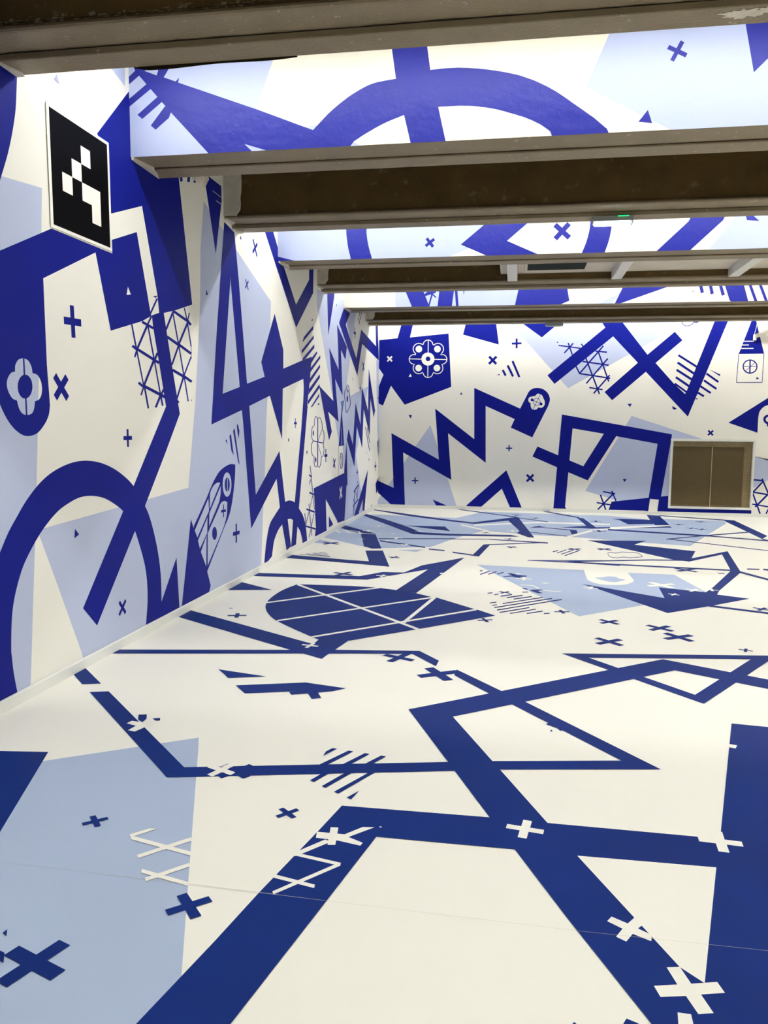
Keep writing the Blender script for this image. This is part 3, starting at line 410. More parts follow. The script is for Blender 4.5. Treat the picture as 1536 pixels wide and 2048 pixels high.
 'back': """
l P 1.0018,1.5922 1.5205,0.07 1.5218,0 0,0 0,0.1461
l P 2.2925,3.555 2.3566,3.555 3.5287,2.2843 4.5763,2.8832 5.4611,3.3999 5.5731,3.555
l P 4.6715,1.7862 5.8888,1.3894 5.89,1.3649 5.395,1.3594 5.3869,0.292 4.4912,0.2348 3.8991,0.4022
l P 6.8221,1.0807 7.64,0.8307 7.4718,0.9487 7.0594,0.6636 6.8281,0.519 6.8016,0.5535
b P 0,3.1823 0.3525,3.2169 0.4467,3.555 0.4738,3.555 0.6812,3.555 0.6636,3.555 0.5887,3.2291 1.3145,3.2937 1.3816,2.3068 0.5016,1.9703 0.2346,2.3285 0.0835,1.9539 0,1.9905 0,2.3156 0.0876,2.5362 0,2.6558
b P 1.6511,3.555 1.661,3.555 2.1717,3.555 2.1781,3.555 2.2497,3.0813 1.5843,3.2693
b P 2.4887,3.555 2.543,3.555 3.0268,3.2051 3.2573,3.4009 3.3676,3.555
b P 0,0.5153 0.306,0.3837 0.2533,1.4318 1.1704,0.9382 1.086,1.9012 1.833,1.3339 1.813,2.2888 2.6696,1.9087 2.7827,2.1461 2.7907,2.1628 2.7983,2.1799 2.8061,2.1967 2.8148,2.2126 2.825,2.2267 2.8369,2.2393 2.85,2.2508 2.8641,2.261 2.8791,2.2697 2.8946,2.2769 2.9108,2.2824 2.9277,2.2866 2.9454,2.2893 2.9638,2.2902 2.9829,2.2894 3.0035,2.2868 3.0256,2.2826 3.0481,2.2766 3.0699,2.2688 3.0899,2.2591 3.1087,2.2473 3.1267,2.2333 3.1436,2.2176 3.1588,2.2006 3.1717,2.1826 3.1827,2.1633 3.1921,2.1425 3.1995,2.1206 3.2045,2.0981 3.2067,2.0757 3.2051,2.053 3.2,2.0299 3.1928,2.0064 3.1851,1.9829 3.1784,1.9595 2.9058,1.3784 2.5066,1.5555 2.5744,1.7135 2.0327,1.9546 2.0565,0.8912 1.3381,1.4388 1.4149,0.5581 0.4842,1.0639 0.5301,0.0736 0.531,0 0.3244,0 0,0.2828
b P 1.0649,0.175 1.1284,0.0734 1.1389,0.0041 1.3446,0.0094 1.3249,0.0708
b P 2.4454,0.76 2.7499,0.0547 2.7513,0 2.5281,0 2.5264,0.0675 2.3687,0.4092 2.0014,0.0672 1.8676,0 1.6982,0 1.6969,0.0651
b P 3.4319,1.8052 5.3854,1.4612 5.3822,1.3821 5.2457,0.3245 5.2053,0.2699 5.0292,0.3015 5.1442,1.2859 4.4145,1.4159 3.9363,0.5967 3.5826,0.7402 3.5432,0.0988 3.6024,0 3.3306,0 3.3289,0.0567 3.3725,0.8307 2.9176,1.0232 3.0052,1.2113 3.3868,1.0536
w P 3.6317,1.551 4.1932,1.4581 3.8482,0.8587 3.5948,0.9628
b P 4.3788,0.214 5.0292,0.3015 5.3726,0.3453 5.3775,0.1219 6.7834,0.1279 6.8089,0.1144 6.8122,0.0528 5.1913,0.0003 5.1783,0 4.3082,0
w P 5.0558,0.2806 5.2104,0.27 5.1879,0.0003 5.1783,0 5.0287,0
b P 4.0235,3.555 4.1484,3.3676 3.1475,2.517 3.2808,2.3606 4.291,3.21 4.7401,2.7381 4.1774,2.2143 4.3173,2.0665 4.8857,2.5777 5.6447,1.7783 6.2764,3.555 6.2868,3.555 6.0405,3.555 6.0512,3.555 5.599,2.2214 5.5774,2.1832 5.3835,2.3599 5.0479,2.7332 5.4901,3.1312 5.3535,3.2815 4.9017,2.8811 4.3668,3.555 4.314,3.555
b P 5.4232,2.8532 5.7437,2.6487 5.7616,2.6806 5.4413,2.8851
b P 5.4143,2.723 5.7067,2.5238 5.7274,2.558 5.4352,2.7572
b P 5.404,2.5933 5.679,2.4166 5.6988,2.4515 5.424,2.6282
b P 5.3959,2.464 5.6426,2.2943 5.6636,2.3285 5.4171,2.4982
b P 5.3824,2.3545 5.5986,2.1986 5.6168,2.2268 5.4007,2.3826
b P 5.9143,2.5284 6.1246,2.3786 6.144,2.4095 5.9337,2.5592
b P 5.879,2.4079 6.098,2.2563 6.117,2.2876 5.8981,2.4391
b P 5.8262,2.3043 6.006,2.1837 6.0246,2.2153 5.8449,2.3359
b P 5.7823,2.1933 5.8935,2.1243 5.9111,2.1567 5.7999,2.2257
b P 5.7627,2.09 5.7961,2.0867 5.797,2.1039 5.7635,2.1073
b P 5.9699,2.6175 6.1605,2.5261 6.1522,2.497
b P 5.371,1.9687 5.4505,1.9202 5.4044,1.899 5.3746,1.9251
b P 4.5893,2.0006 4.666,2.0079 4.6343,1.9445
b P 4.559,0.6323 4.6313,0.6409 4.5957,0.5792
b P 6.1002,1.46 6.0778,1.4382 6.0467,1.4701 6.0148,1.439 5.9929,1.4615 6.0249,1.4926 5.9938,1.5245 6.0162,1.5463 6.0473,1.5144 6.0792,1.5455 6.1011,1.523 6.0691,1.492
b P 0.5772,1.7753 0.6446,1.7794 0.6229,1.7147
b P 1.5721,2.2071 1.5967,2.1673 1.5455,2.1635
w P 0.262,2.8001 0.2391,2.7765 0.2054,2.8091 0.1728,2.7754 0.1492,2.7983 0.1818,2.832 0.1482,2.8646 0.1711,2.8882 0.2047,2.8556 0.2373,2.8893 0.261,2.8663 0.2284,2.8327
b P 2.2261,2.7444 2.1934,2.7125 2.143,2.7644 2.0911,2.714 2.0593,2.7468 2.1112,2.7972 2.0608,2.8491 2.0935,2.8809 2.1439,2.829 2.1958,2.8794 2.2276,2.8466 2.1758,2.7962
b P 0.7344,0.4678 0.7096,0.4674 0.7089,0.5169 0.6595,0.5163 0.6591,0.541 0.7086,0.5417 0.708,0.5912 0.7327,0.5915 0.7334,0.542 0.7828,0.5427 0.7832,0.5179 0.7337,0.5173
w P 0.601,2.5533 0.6352,2.5022 0.5756,2.4931
b P 2.2307,2.5279 2.277,2.5457 2.2776,2.5188
b P 2.3154,2.6081 2.3717,2.5042 2.4063,2.5222 2.35,2.6261
b P 2.4026,2.6922 2.5061,2.4901 2.541,2.5072 2.4376,2.7093
b P 2.4895,2.773 2.6221,2.4783 2.6577,2.4936 2.5252,2.7881
b P 2.5939,3.0116 2.5584,3.0107 2.5566,3.0816 2.4857,3.0798 2.4847,3.1152 2.5557,3.1171 2.5538,3.188 2.5892,3.1889 2.5911,3.118 2.662,3.1199 2.663,3.0844 2.592,3.0826
b P 2.4988,1.1139 2.4755,1.1133 2.4743,1.1599 2.4277,1.1588 2.4271,1.1821 2.4737,1.1833 2.4725,1.2299 2.4959,1.2305 2.497,1.1839 2.5437,1.185 2.5443,1.1617 2.4976,1.1605
b P 2.9668,0.5763 2.9376,0.5453 2.8885,0.5916 2.8422,0.5425 2.8112,0.5717 2.8575,0.6208 2.8084,0.6671 2.8376,0.6981 2.8867,0.6518 2.933,0.7009 2.964,0.6717 2.9177,0.6226
b P 3.3315,3.0468 3.7213,2.9912 3.7235,3.0137 3.3338,3.0695
b P 3.4908,3.0966 3.5708,2.8855 3.5935,2.8934 3.5135,3.1045
b P 3.5835,3.1029 3.429,2.9287 3.4475,2.9119 3.6019,3.0862
b P 3.7279,3.0748 3.7643,3.0221 3.7826,3.0345 3.7462,3.0873
b P 4.116,3.0515 3.7104,2.5544 3.7308,2.5371 4.1362,3.0343
b P 3.9876,2.9385 4.193,2.9162 4.1946,2.9422 3.9893,2.9646
b P 4.0285,2.9347 4.2323,2.3998 4.2564,2.4085 4.0526,2.9432
b P 3.8116,2.8255 4.0769,2.1742 4.1008,2.1836 3.8355,2.8347
b P 3.769,2.7524 4.232,2.6838 4.2347,2.7097 3.7717,2.7785
b P 4.2017,2.8243 3.8381,2.3779 3.8584,2.3606 4.2218,2.8071
b P 3.6438,2.6721 3.7144,2.5398 3.7372,2.5517 3.6667,2.684
b P 3.7189,2.5362 4.2665,2.4491 4.2694,2.4751 3.722,2.5623
b P 4.2473,2.5269 3.9746,2.198 3.9947,2.1805 4.2672,2.5095
b P 3.9015,2.2829 4.1399,2.2461 4.1426,2.2704 3.9043,2.3073
b P 3.2888,3.12 3.3305,3.1249 3.3138,3.1005
b P 4.2165,0.3841 4.4359,0.3439 4.4397,0.3687 4.2204,0.409
b P 4.3603,0.4073 4.4458,0.2197 4.4678,0.2302 4.3823,0.4177
b P 4.4064,0.3867 4.1214,0.0629 4.1409,0.0444 4.4258,0.3682
b P 4.1613,0.331 4.2677,0.0527 4.2921,0.0624 4.1856,0.3407
b P 4.1107,0.1768 4.3622,0.1414 4.3651,0.1665 4.1137,0.202
b P 6.8164,0.6519 6.9762,0.6393 6.977,0.6671 6.8173,0.6797
b P 6.9466,0.6821 7.0771,0.3965 7.1005,0.408 6.9701,0.6934
b P 6.9676,0.6452 6.8059,0.4493 6.826,0.4304 6.9876,0.6263
b P 6.8142,0.4313 7.0874,0.3884 7.0902,0.4161 6.8171,0.459
b P 6.8048,0.4174 6.9482,0.0517 6.9724,0.0618 6.829,0.4274
b P 7.0532,0.4126 6.8603,0.1886 6.8825,0.1668 7.0753,0.3908
b P 6.8179,0.217 7.2565,0.1491 7.2589,0.1733 6.8204,0.2413
b P 7.0693,0.0539 7.1345,0.2049 7.1137,0.2159 7.0483,0.0649
b P 7.0971,0.3935 7.2431,0.5539 7.2264,0.5712 7.0804,0.4109
b P 7.0786,0.3971 7.2179,0.1026 7.2382,0.113 7.099,0.4074
b P 6.6649,3.555 6.6707,3.555 6.6788,3.555 6.8687,2.8906 6.451,2.8883
w P 6.5229,3.0946 6.6914,3.0931 6.6905,3.11 6.522,3.1115
w P 6.4971,3.0305 6.6107,3.0295 6.6098,3.0465 6.4962,3.0474
w P 6.471,2.9713 6.69,2.9697 6.6891,2.9866 6.4701,2.9883
w P 6.4469,2.8888 6.4309,2.3858 6.4424,2.3847 6.4583,2.8877
w P 6.8631,2.8911 6.8588,2.3854 6.8701,2.3846 6.8744,2.8902
b P 6.4461,2.8888 6.4317,2.3857 6.4415,2.3848 6.4559,2.8878
b P 6.8639,2.891 6.8596,2.3853 6.8693,2.3846 6.8736,2.8903
b P 6.437,2.3793 6.8646,2.3824 6.8639,2.3944 6.4363,2.3912
b P 6.4513,2.8832 6.8691,2.8856 6.8684,2.8957 6.4506,2.8934
b S 6.7553,2.6625 6.7532,2.6358 6.7441,2.6109 6.7286,2.5895 6.7077,2.573 6.6828,2.5626 6.6555,2.5591 6.6278,2.5627 6.6017,2.5733 6.5789,2.5899 6.5611,2.6115 6.5492,2.6365 6.5443,2.6633 6.5464,2.69 6.5555,2.7149 6.5711,2.7364 6.5921,2.7528 6.6171,2.7632 6.6443,2.7666 6.6719,2.7629 6.698,2.7523 6.7207,2.7357 6.7385,2.7141 6.7503,2.6892 6.7553,2.6625 | 6.7747,2.6624 6.7722,2.6302 6.7613,2.6002 6.7428,2.5746 6.718,2.555 6.6886,2.5427 6.6566,2.5386 6.6241,2.5429 6.5933,2.5553 6.5663,2.5751 6.545,2.6009 6.5308,2.631 6.5247,2.6634 6.5273,2.6957 6.5383,2.7257 6.5569,2.7513 6.5818,2.7708 6.6112,2.7829 6.6432,2.787 6.6756,2.7826 6.7063,2.7702 6.7332,2.7504 6.7545,2.7247 6.7687,2.6947 6.7747,2.6624
b P 6.6336,2.7856 6.6422,2.5355 6.6649,2.5349 6.6563,2.785
b P 6.5331,2.6591 6.7685,2.6582 6.768,2.6667 6.5326,2.6676
b P 6.5728,2.5749 6.7347,2.7341 6.7289,2.7405 6.5671,2.5812
b P 6.77,2.4822 6.8137,2.4532 6.7628,2.4362
b S 5.452,3.555 5.4578,3.555 5.467,3.4284 5.4814,3.4042 5.5024,3.3883 5.5274,3.3774 5.5533,3.3723 5.5798,3.3742 5.6065,3.3818 5.63,3.3927 5.6494,3.4088 5.665,3.4277 5.6754,3.441 | 5.4631,3.555 5.4689,3.555 5.4775,3.4328 5.4898,3.4119 5.5076,3.3986 5.5302,3.3888 5.5533,3.3842 5.5771,3.386 5.602,3.3931 5.6235,3.4029 5.6411,3.4176 5.6559,3.4356 5.6662,3.555
b S 5.6341,3.555 5.652,3.555 5.6783,3.4371 5.708,3.4291 5.7412,3.4381 5.7751,3.555 5.7988,3.555 | 5.6391,3.555 5.6568,3.555 5.6817,3.555 5.7072,3.4393 5.7372,3.555 5.7703,3.555 5.7939,3.555
b P 6.3389,1.6755 6.9781,2.1156 7.3252,2.3508 7.5732,1.9439 7.4848,1.9466 7.3911,1.9489 7.2997,1.9514 7.2184,1.9546 7.155,1.9591 7.1146,1.9659 7.0921,1.9748 7.08,1.984 7.0705,1.9917 7.056,1.9963 7.0363,1.9974 7.0164,1.9965 6.9968,1.9935 6.9777,1.9887 6.9597,1.9822 6.9424,1.9742 6.9255,1.9645 6.9096,1.953 6.8949,1.9394 6.8818,1.9236 6.8704,1.9078 6.8603,1.8922 6.8517,1.8733 6.8446,1.8476 6.8392,1.8118 6.8362,1.7625 6.8353,1.7022 6.8358,1.6354 6.8366,1.567 6.8367,1.5017
b S 7.0511,1.7393 7.0502,1.728 7.0464,1.7174 7.0399,1.7081 7.0309,1.7007 7.0201,1.696 7.0082,1.6944 6.9961,1.6959 6.9848,1.7004 6.975,1.7076 6.9674,1.7168 6.9624,1.7274 6.9603,1.7387 6.9611,1.75 6.9649,1.7606 6.9715,1.77 6.9805,1.7773 6.9913,1.782 7.0032,1.7836 7.0153,1.7821 7.0266,1.7776 7.0364,1.7704 7.044,1.7612 7.049,1.7506 7.0511,1.7393 | 7.0899,1.7396 7.0882,1.7171 7.0809,1.6962 7.0684,1.6784 7.0517,1.6648 7.0319,1.6562 7.0105,1.6531 6.9888,1.6558 6.9681,1.6641 6.9498,1.6775 6.9353,1.6951 6.9255,1.7159 6.9213,1.7384 6.923,1.7609 6.9305,1.7818 6.943,1.7997 6.9598,1.8132 6.9795,1.8218 7.0009,1.8248 7.0226,1.822 7.0433,1.8138 7.0615,1.8004 7.076,1.7828 7.0857,1.762 7.0899,1.7396
b P 6.9845,1.6839 6.9883,1.6151 7.037,1.6155 7.0331,1.6842
w S 1.284,2.8257 1.2837,2.8048 1.2781,2.7845 1.267,2.7657 1.2499,2.7495 1.2243,2.7374 1.1887,2.7253 1.2054,2.6918 1.2118,2.6674 1.2119,2.6443 1.207,2.623 1.1977,2.6038 1.1845,2.5874 1.168,2.5742 1.1487,2.5648 1.1271,2.5596 1.1036,2.5594 1.0786,2.5654 1.0475,2.582 1.0265,2.5643 1.0162,2.5321 1.0012,2.5124 0.983,2.4991 0.9629,2.4912 0.9418,2.4887 0.9206,2.4913 0.9002,2.4992 0.8815,2.5127 0.8659,2.5324 0.8546,2.5647 0.8329,2.5826 0.8022,2.5661 0.7772,2.5602 0.7535,2.5605 0.7315,2.5658 0.7117,2.5754 0.6947,2.5888 0.6809,2.6054 0.6709,2.6247 0.6652,2.6462 0.6647,2.6694 0.6704,2.694 0.6863,2.7274 0.6499,2.7399 0.6236,2.7524 0.6057,2.7689 0.5939,2.7879 0.5875,2.8084 0.5866,2.8295 0.5912,2.8503 0.6014,2.8699 0.6179,2.8872 0.6418,2.9004 0.7017,2.9012 0.7085,2.9279 0.6741,2.9629 0.6628,2.9895 0.6596,3.0144 0.6624,3.0374 0.6704,3.0582 0.6825,3.0761 0.6984,3.0908 0.7174,3.1018 0.7389,3.1084 0.7625,3.1101 0.7877,3.1058 0.8162,3.0924 0.8453,3.0911 0.8567,3.1264 0.8717,3.1463 0.89,3.1597 0.9103,3.1675 0.9315,3.1699 0.9528,3.1671 0.9733,3.159 0.992,3.1452 1.0076,3.1251 1.0185,3.0915 1.0416,3.0742 1.0752,3.0979 1.1019,3.1059 1.127,3.1066 1.1502,3.1016 1.171,3.0918 1.1888,3.0779 1.203,3.0606 1.2132,3.0403 1.2185,3.0176 1.218,2.9929 1.21,2.9666 1.1876,2.9364 1.1656,2.8996 1.2275,2.8967 1.2514,2.8833 1.2682,2.866 1.2789,2.8464 1.284,2.8257 | 1.2986,2.8271 1.2983,2.8025 1.2917,2.7786 1.2786,2.7565 1.2583,2.7375 1.2296,2.7238 1.2023,2.7196 1.2189,2.6973 1.2263,2.6691 1.2266,2.6425 1.2209,2.618 1.2102,2.596 1.1951,2.5771 1.1762,2.562 1.154,2.5511 1.1291,2.5452 1.102,2.545 1.0732,2.552 1.0471,2.5675 1.0396,2.5574 1.0295,2.5255 1.0118,2.5021 0.9904,2.4864 0.9668,2.4771 0.942,2.4741 0.9171,2.4772 0.8931,2.4865 0.8712,2.5024 0.8527,2.5259 0.8416,2.5579 0.8338,2.568 0.808,2.5526 0.7792,2.5458 0.7519,2.5461 0.7266,2.5521 0.7039,2.5632 0.6843,2.5785 0.6684,2.5976 0.6569,2.6197 0.6505,2.6445 0.6499,2.6712 0.6566,2.6996 0.6727,2.7218 0.6449,2.7263 0.6154,2.7404 0.5943,2.7597 0.5803,2.7821 0.5729,2.8063 0.5718,2.831 0.5772,2.8555 0.5893,2.8785 0.6088,2.8988 0.6389,2.9147 0.6975,2.9152 0.6959,2.9206 0.6621,2.9546 0.6485,2.9858 0.6447,3.0146 0.648,3.0411 0.6571,3.0649 0.6711,3.0856 0.6893,3.1025 0.7111,3.115 0.7359,3.1226 0.763,3.1245 0.792,3.1195 0.8206,3.1061 0.8348,3.1015 0.8432,3.1327 0.861,3.1565 0.8825,3.1723 0.9063,3.1815 0.9313,3.1843 0.9563,3.181 0.9803,3.1714 1.0023,3.1552 1.0207,3.1312 1.0315,3.0981 1.0382,3.0884 1.068,3.1107 1.099,3.1201 1.128,3.121 1.1547,3.1152 1.1785,3.1039 1.199,3.088 1.2153,3.0681 1.227,3.0448 1.233,3.0186 1.2325,2.9902 1.2231,2.9597 1.1992,2.9273 1.1747,2.9108 1.2299,2.9109 1.2601,2.8948 1.2799,2.8743 1.2925,2.8514 1.2986,2.8271
w P 0.9295,3.1772 0.929,2.4762 0.9438,2.476 0.9443,3.1768
w P 0.5862,2.823 1.2845,2.8066 1.2845,2.821 0.5863,2.8375
w P 1.0584,2.8241 1.0547,2.7927 1.0428,2.7635 1.0236,2.7385 0.9983,2.7193 0.9687,2.7073 0.9367,2.7033 0.9046,2.7075 0.8745,2.7198 0.8485,2.7393 0.8284,2.7645 0.8156,2.7939 0.811,2.8254 0.8147,2.8568 0.8267,2.886 0.846,2.911 0.8714,2.9302 0.9011,2.9421 0.933,2.946 0.9651,2.9416 0.9951,2.9293 1.0209,2.9099 1.0409,2.8847 1.0537,2.8554
b P 0.9809,2.8281 0.9796,2.8169 0.9753,2.8064 0.9684,2.7974 0.9594,2.7906 0.9487,2.7863 0.9373,2.7849 0.9258,2.7864 0.915,2.7908 0.9057,2.7978 0.8986,2.8068 0.894,2.8173 0.8923,2.8286 0.8936,2.8398 0.8979,2.8503 0.9048,2.8592 0.9139,2.8661 0.9245,2.8704 0.936,2.8718 0.9475,2.8702 0.9582,2.8658 0.9675,2.8589 0.9747,2.8498 0.9793,2.8393
w P 0.8231,3.0101 0.8212,2.9942 0.8151,2.9794 0.8053,2.9667 0.7924,2.957 0.7773,2.9509 0.7611,2.949 0.7447,2.9512 0.7295,2.9574 0.7163,2.9673 0.7061,2.9801 0.6996,2.995 0.6972,3.011 0.6992,3.0269 0.7053,3.0417 0.7151,3.0544 0.728,3.0641 0.7431,3.0701 0.7594,3.0721 0.7757,3.0698 0.7909,3.0636 0.8041,3.0537 0.8143,3.0409 0.8208,3.026
w P 1.1731,3.0075 1.1712,2.9916 1.1652,2.9769 1.1555,2.9642 1.1427,2.9546 1.1278,2.9486 1.1116,2.9466 1.0954,2.9488 1.0802,2.955 1.0671,2.9649 1.057,2.9776 1.0505,2.9925 1.0481,3.0084 1.05,3.0242 1.056,3.039 1.0658,3.0516 1.0785,3.0612 1.0935,3.0672 1.1096,3.0692 1.1258,3.067 1.141,3.0607 1.1541,3.0509 1.1642,3.0381 1.1707,3.0233
w P 0.8226,2.6583 0.8207,2.6423 0.8146,2.6274 0.8047,2.6146 0.7918,2.6049 0.7767,2.5987 0.7604,2.5967 0.744,2.5988 0.7287,2.605 0.7155,2.6149 0.7053,2.6278 0.6987,2.6427 0.6964,2.6588 0.6983,2.6748 0.7044,2.6897 0.7143,2.7024 0.7272,2.7122 0.7424,2.7183 0.7587,2.7203 0.775,2.7182 0.7903,2.7119 0.8035,2.7021 0.8137,2.6892 0.8202,2.6743
w P 1.1697,2.6571 1.1678,2.6411 1.1618,2.6263 1.1521,2.6136 1.1393,2.6038 1.1243,2.5977 1.1081,2.5956 1.0919,2.5978 1.0767,2.604 1.0635,2.6138 1.0534,2.6266 1.0469,2.6415 1.0445,2.6575 1.0463,2.6735 1.0524,2.6883 1.0621,2.701 1.075,2.7107 1.09,2.7168 1.1061,2.7189 1.1224,2.7167 1.1376,2.7105 1.1507,2.7007 1.1608,2.6879 1.1673,2.673
w P 3.0037,2.1823 3.0137,2.1795 3.0252,2.1752 3.037,2.1698 3.0482,2.1632 3.0576,2.1556 3.0649,2.1468 3.0707,2.1366 3.0757,2.1255 3.0805,2.1138 3.0858,2.1021 3.092,2.0903 3.0988,2.0782 3.1053,2.0657 3.1107,2.0529 3.1141,2.0397 3.1158,2.0255 3.1161,2.0104 3.115,1.9953 3.1122,1.9809 3.1074,1.9681 3.1,1.9565 3.09,1.9456 3.0786,1.936 3.0668,1.9283 3.0556,1.9231 3.0447,1.9221 3.0334,1.9249 3.0222,1.929 3.0116,1.9321 3.0021,1.9318 2.9946,1.9269 2.9887,1.9189 2.9832,1.9098 2.9766,1.9014 2.9676,1.8958 2.9552,1.8924 2.9402,1.8901 2.9243,1.8893 2.9092,1.8909 2.8965,1.8955 2.8863,1.9042 2.8774,1.9168 2.8699,1.9313 2.8638,1.9457 2.8592,1.9581 2.8573,1.9682 2.858,1.9773 2.8596,1.9859 2.8602,1.9943 2.8579,2.003 2.8512,2.0116 2.8414,2.02 2.8306,2.0285 2.8213,2.0376 2.8157,2.0476 2.8139,2.0597 2.8144,2.0733 2.817,2.0873 2.8217,2.1001 2.8282,2.1104 2.8375,2.1178 2.8497,2.1231 2.8634,2.1271 2.8772,2.1305 2.8898,2.1338 2.9014,2.1368 2.9129,2.1388 2.9239,2.1406 2.934,2.143 2.9427,2.1465 2.9494,2.1518 2.9545,2.1586 2.9588,2.1657 2.9631,2.1721 2.9684,2.1769 2.9746,2.1801 2.981,2.1824 2.9878,2.1837 2.9953,2.1837
b S 3.0284,2.034 3.0269,2.0185 3.0213,2.004 3.0123,1.9916 3.0002,1.982 2.9861,1.9759 2.9707,1.9738 2.9553,1.9758 2.9408,1.9817 2.9282,1.9912 2.9183,2.0036 2.912,2.0181 2.9095,2.0336 2.9111,2.0492 2.9166,2.0636 2.9257,2.0761 2.9378,2.0857 2.952,2.0917 2.9673,2.0938 2.9827,2.0918 2.9972,2.0858 3.0098,2.0763 3.0196,2.064 3.0259,2.0495 3.0284,2.034 | 3.0373,2.034 3.0355,2.0162 3.0291,1.9996 3.0187,1.9852 3.0049,1.9742 2.9886,1.9673 2.971,1.9649 2.9532,1.9671 2.9365,1.974 2.9221,1.9849 2.9108,1.9991 2.9035,2.0157 2.9006,2.0336 2.9025,2.0514 2.9088,2.0681 2.9193,2.0824 2.9331,2.0934 2.9494,2.1003 2.967,2.1027 2.9848,2.1004 3.0014,2.0936 3.0159,2.0827 3.0271,2.0684 3.0344,2.0519 3.0373,2.034
b P 3.0266,2.1718 2.9014,1.8975 2.9095,1.8935 3.0347,2.1679
b P 2.8776,2.0652 3.05,1.9942 3.0532,2.0024 2.8808,2.0735
b P 2.9094,2.0694 2.9087,2.0625 2.9062,2.056 2.9021,2.0504 2.8967,2.0461 2.8904,2.0434 2.8835,2.0425 2.8766,2.0434 2.87,2.046 2.8644,2.0503 2.86,2.0559 2.8572,2.0623 2.856,2.0693 2.8568,2.0762 2.8592,2.0827 2.8633,2.0883 2.8687,2.0926 2.8751,2.0953 2.882,2.0962 2.8889,2.0953 2.8954,2.0927 2.901,2.0884 2.9054,2.0829 2.9083,2.0764
b P 3.0748,1.9948 3.0741,1.9879 3.0716,1.9814 3.0675,1.9758 3.0622,1.9715 3.0558,1.9688 3.049,1.9679 3.0421,1.9688 3.0356,1.9714 3.0299,1.9757 3.0255,1.9812 3.0227,1.9877 3.0216,1.9946 3.0223,2.0016 3.0248,2.0081 3.0288,2.0136 3.0342,2.0179 3.0405,2.0206 3.0474,2.0216 3.0543,2.0207 3.0608,2.018 3.0664,2.0138 3.0708,2.0082 3.0736,2.0018
""",
 'f1': """
l P 0,4.01 0.339,4.08 1.072,4.08 1.05,3.994 0.893,3.587 1.219,3.452 1.287,3.463 1.591,3.32 1.641,3.32 1.642,3.32 0,3.32
l P 3.236,4.022 3.162,3.994 2.993,3.596 3.501,3.32 3.641,3.32 4.854,3.32 4.801,3.994
b P 0,3.994 0.031,4.007 0.372,3.994 0.249,3.82 0.332,3.789 0.357,3.811 0.35,3.781 0.89,3.582 1.273,3.432 1.297,3.455 1.321,3.478 1.345,3.501 1.369,3.523 1.394,3.544 1.42,3.564 1.447,3.584 1.474,3.602 1.501,3.62 1.528,3.636 1.554,3.65 1.58,3.663 1.606,3.675 1.632,3.686 1.66,3.695 1.69,3.702 1.721,3.706 1.752,3.71 1.784,3.713 1.815,3.716 1.773,3.994 1.756,3.994 1.972,3.994 1.997,3.994 2.034,3.756 2.056,3.757 2.079,3.758 2.101,3.759 2.124,3.76 2.146,3.76 2.167,3.76 2.187,3.759 2.207,3.759 2.229,3.757 2.252,3.755 2.277,3.753 2.304,3.749 2.332,3.746 2.361,3.741 2.389,3.737 2.418,3.731 2.448,3.725 2.478,3.719 2.506,3.712 2.531,3.706 2.553,3.7 2.571,3.695 2.588,3.69 2.605,3.684 2.623,3.677 2.643,3.669 2.664,3.661 2.685,3.652 2.706,3.642 2.727,3.631 2.748,3.62 2.769,3.609 2.79,3.596 2.811,3.584 2.832,3.57 2.852,3.556 2.873,3.541 2.894,3.526 2.915,3.51 2.936,3.495 2.957,3.48 2.979,3.464 3.001,3.448 3.021,3.433 3.04,3.42 3.055,3.408 3.067,3.397 3.079,3.387 3.09,3.377 3.102,3.367 3.114,3.356 3.127,3.346 3.139,3.32 3.152,3.32 3.164,3.32 3.196,3.32 2.872,3.32 2.824,3.32 2.815,3.32 2.806,3.32 2.797,3.32 2.787,3.345 2.777,3.354 2.766,3.362 2.754,3.371 2.741,3.38 2.728,3.389 2.714,3.397 2.698,3.405 2.682,3.414 2.665,3.422 2.648,3.429 2.63,3.437 2.612,3.444 2.593,3.45 2.575,3.457 2.556,3.463 2.537,3.469 2.519,3.475 2.502,3.481 2.484,3.486 2.466,3.492 2.447,3.497 2.427,3.502 2.406,3.506 2.384,3.511 2.363,3.514 2.341,3.518 2.321,3.521 2.301,3.524 2.28,3.526 2.259,3.527 2.235,3.529 2.208,3.53 2.179,3.53 2.149,3.53 2.118,3.53 2.088,3.53 2.138,3.32 2.143,3.32 1.916,3.32 1.914,3.32 1.87,3.493 1.846,3.485 1.822,3.477 1.797,3.469 1.773,3.461 1.75,3.452 1.728,3.443 1.706,3.433 1.684,3.423 1.663,3.412 1.64,3.401 1.617,3.389 1.593,3.376 1.57,3.362 1.546,3.349 1.522,3.32 1.585,3.32 1.641,3.32 0.955,3.32 0.807,3.367 0.856,3.32 0.887,3.32 0.58,3.32 0.555,3.32 0.291,3.598 0.074,3.841 0.046,3.874
b P 0.203,3.7 0.235,3.666 0.09,3.563 0.056,3.592
b P 0.125,3.784 0.157,3.753 0,3.647 0,3.698
b P 0.255,3.637 0.296,3.598 0.281,3.56 0.184,3.489 0.15,3.518
b P 0.046,3.874 0.074,3.841 0,3.789 0,3.839
l P 0.116,3.868 0.154,3.994 0.177,3.876 0.255,3.994 0.199,3.835
b P 3.536,3.83 3.558,3.818 3.537,3.776 3.579,3.754 3.568,3.731 3.525,3.753 3.503,3.711 3.481,3.722 3.503,3.765 3.46,3.786 3.472,3.809 3.514,3.787
b P 3.364,3.442 3.393,3.364 3.311,3.376
b P 3.843,3.997 3.877,3.994 3.959,3.622 4.034,3.696 4.265,3.994 4.261,3.994
""",
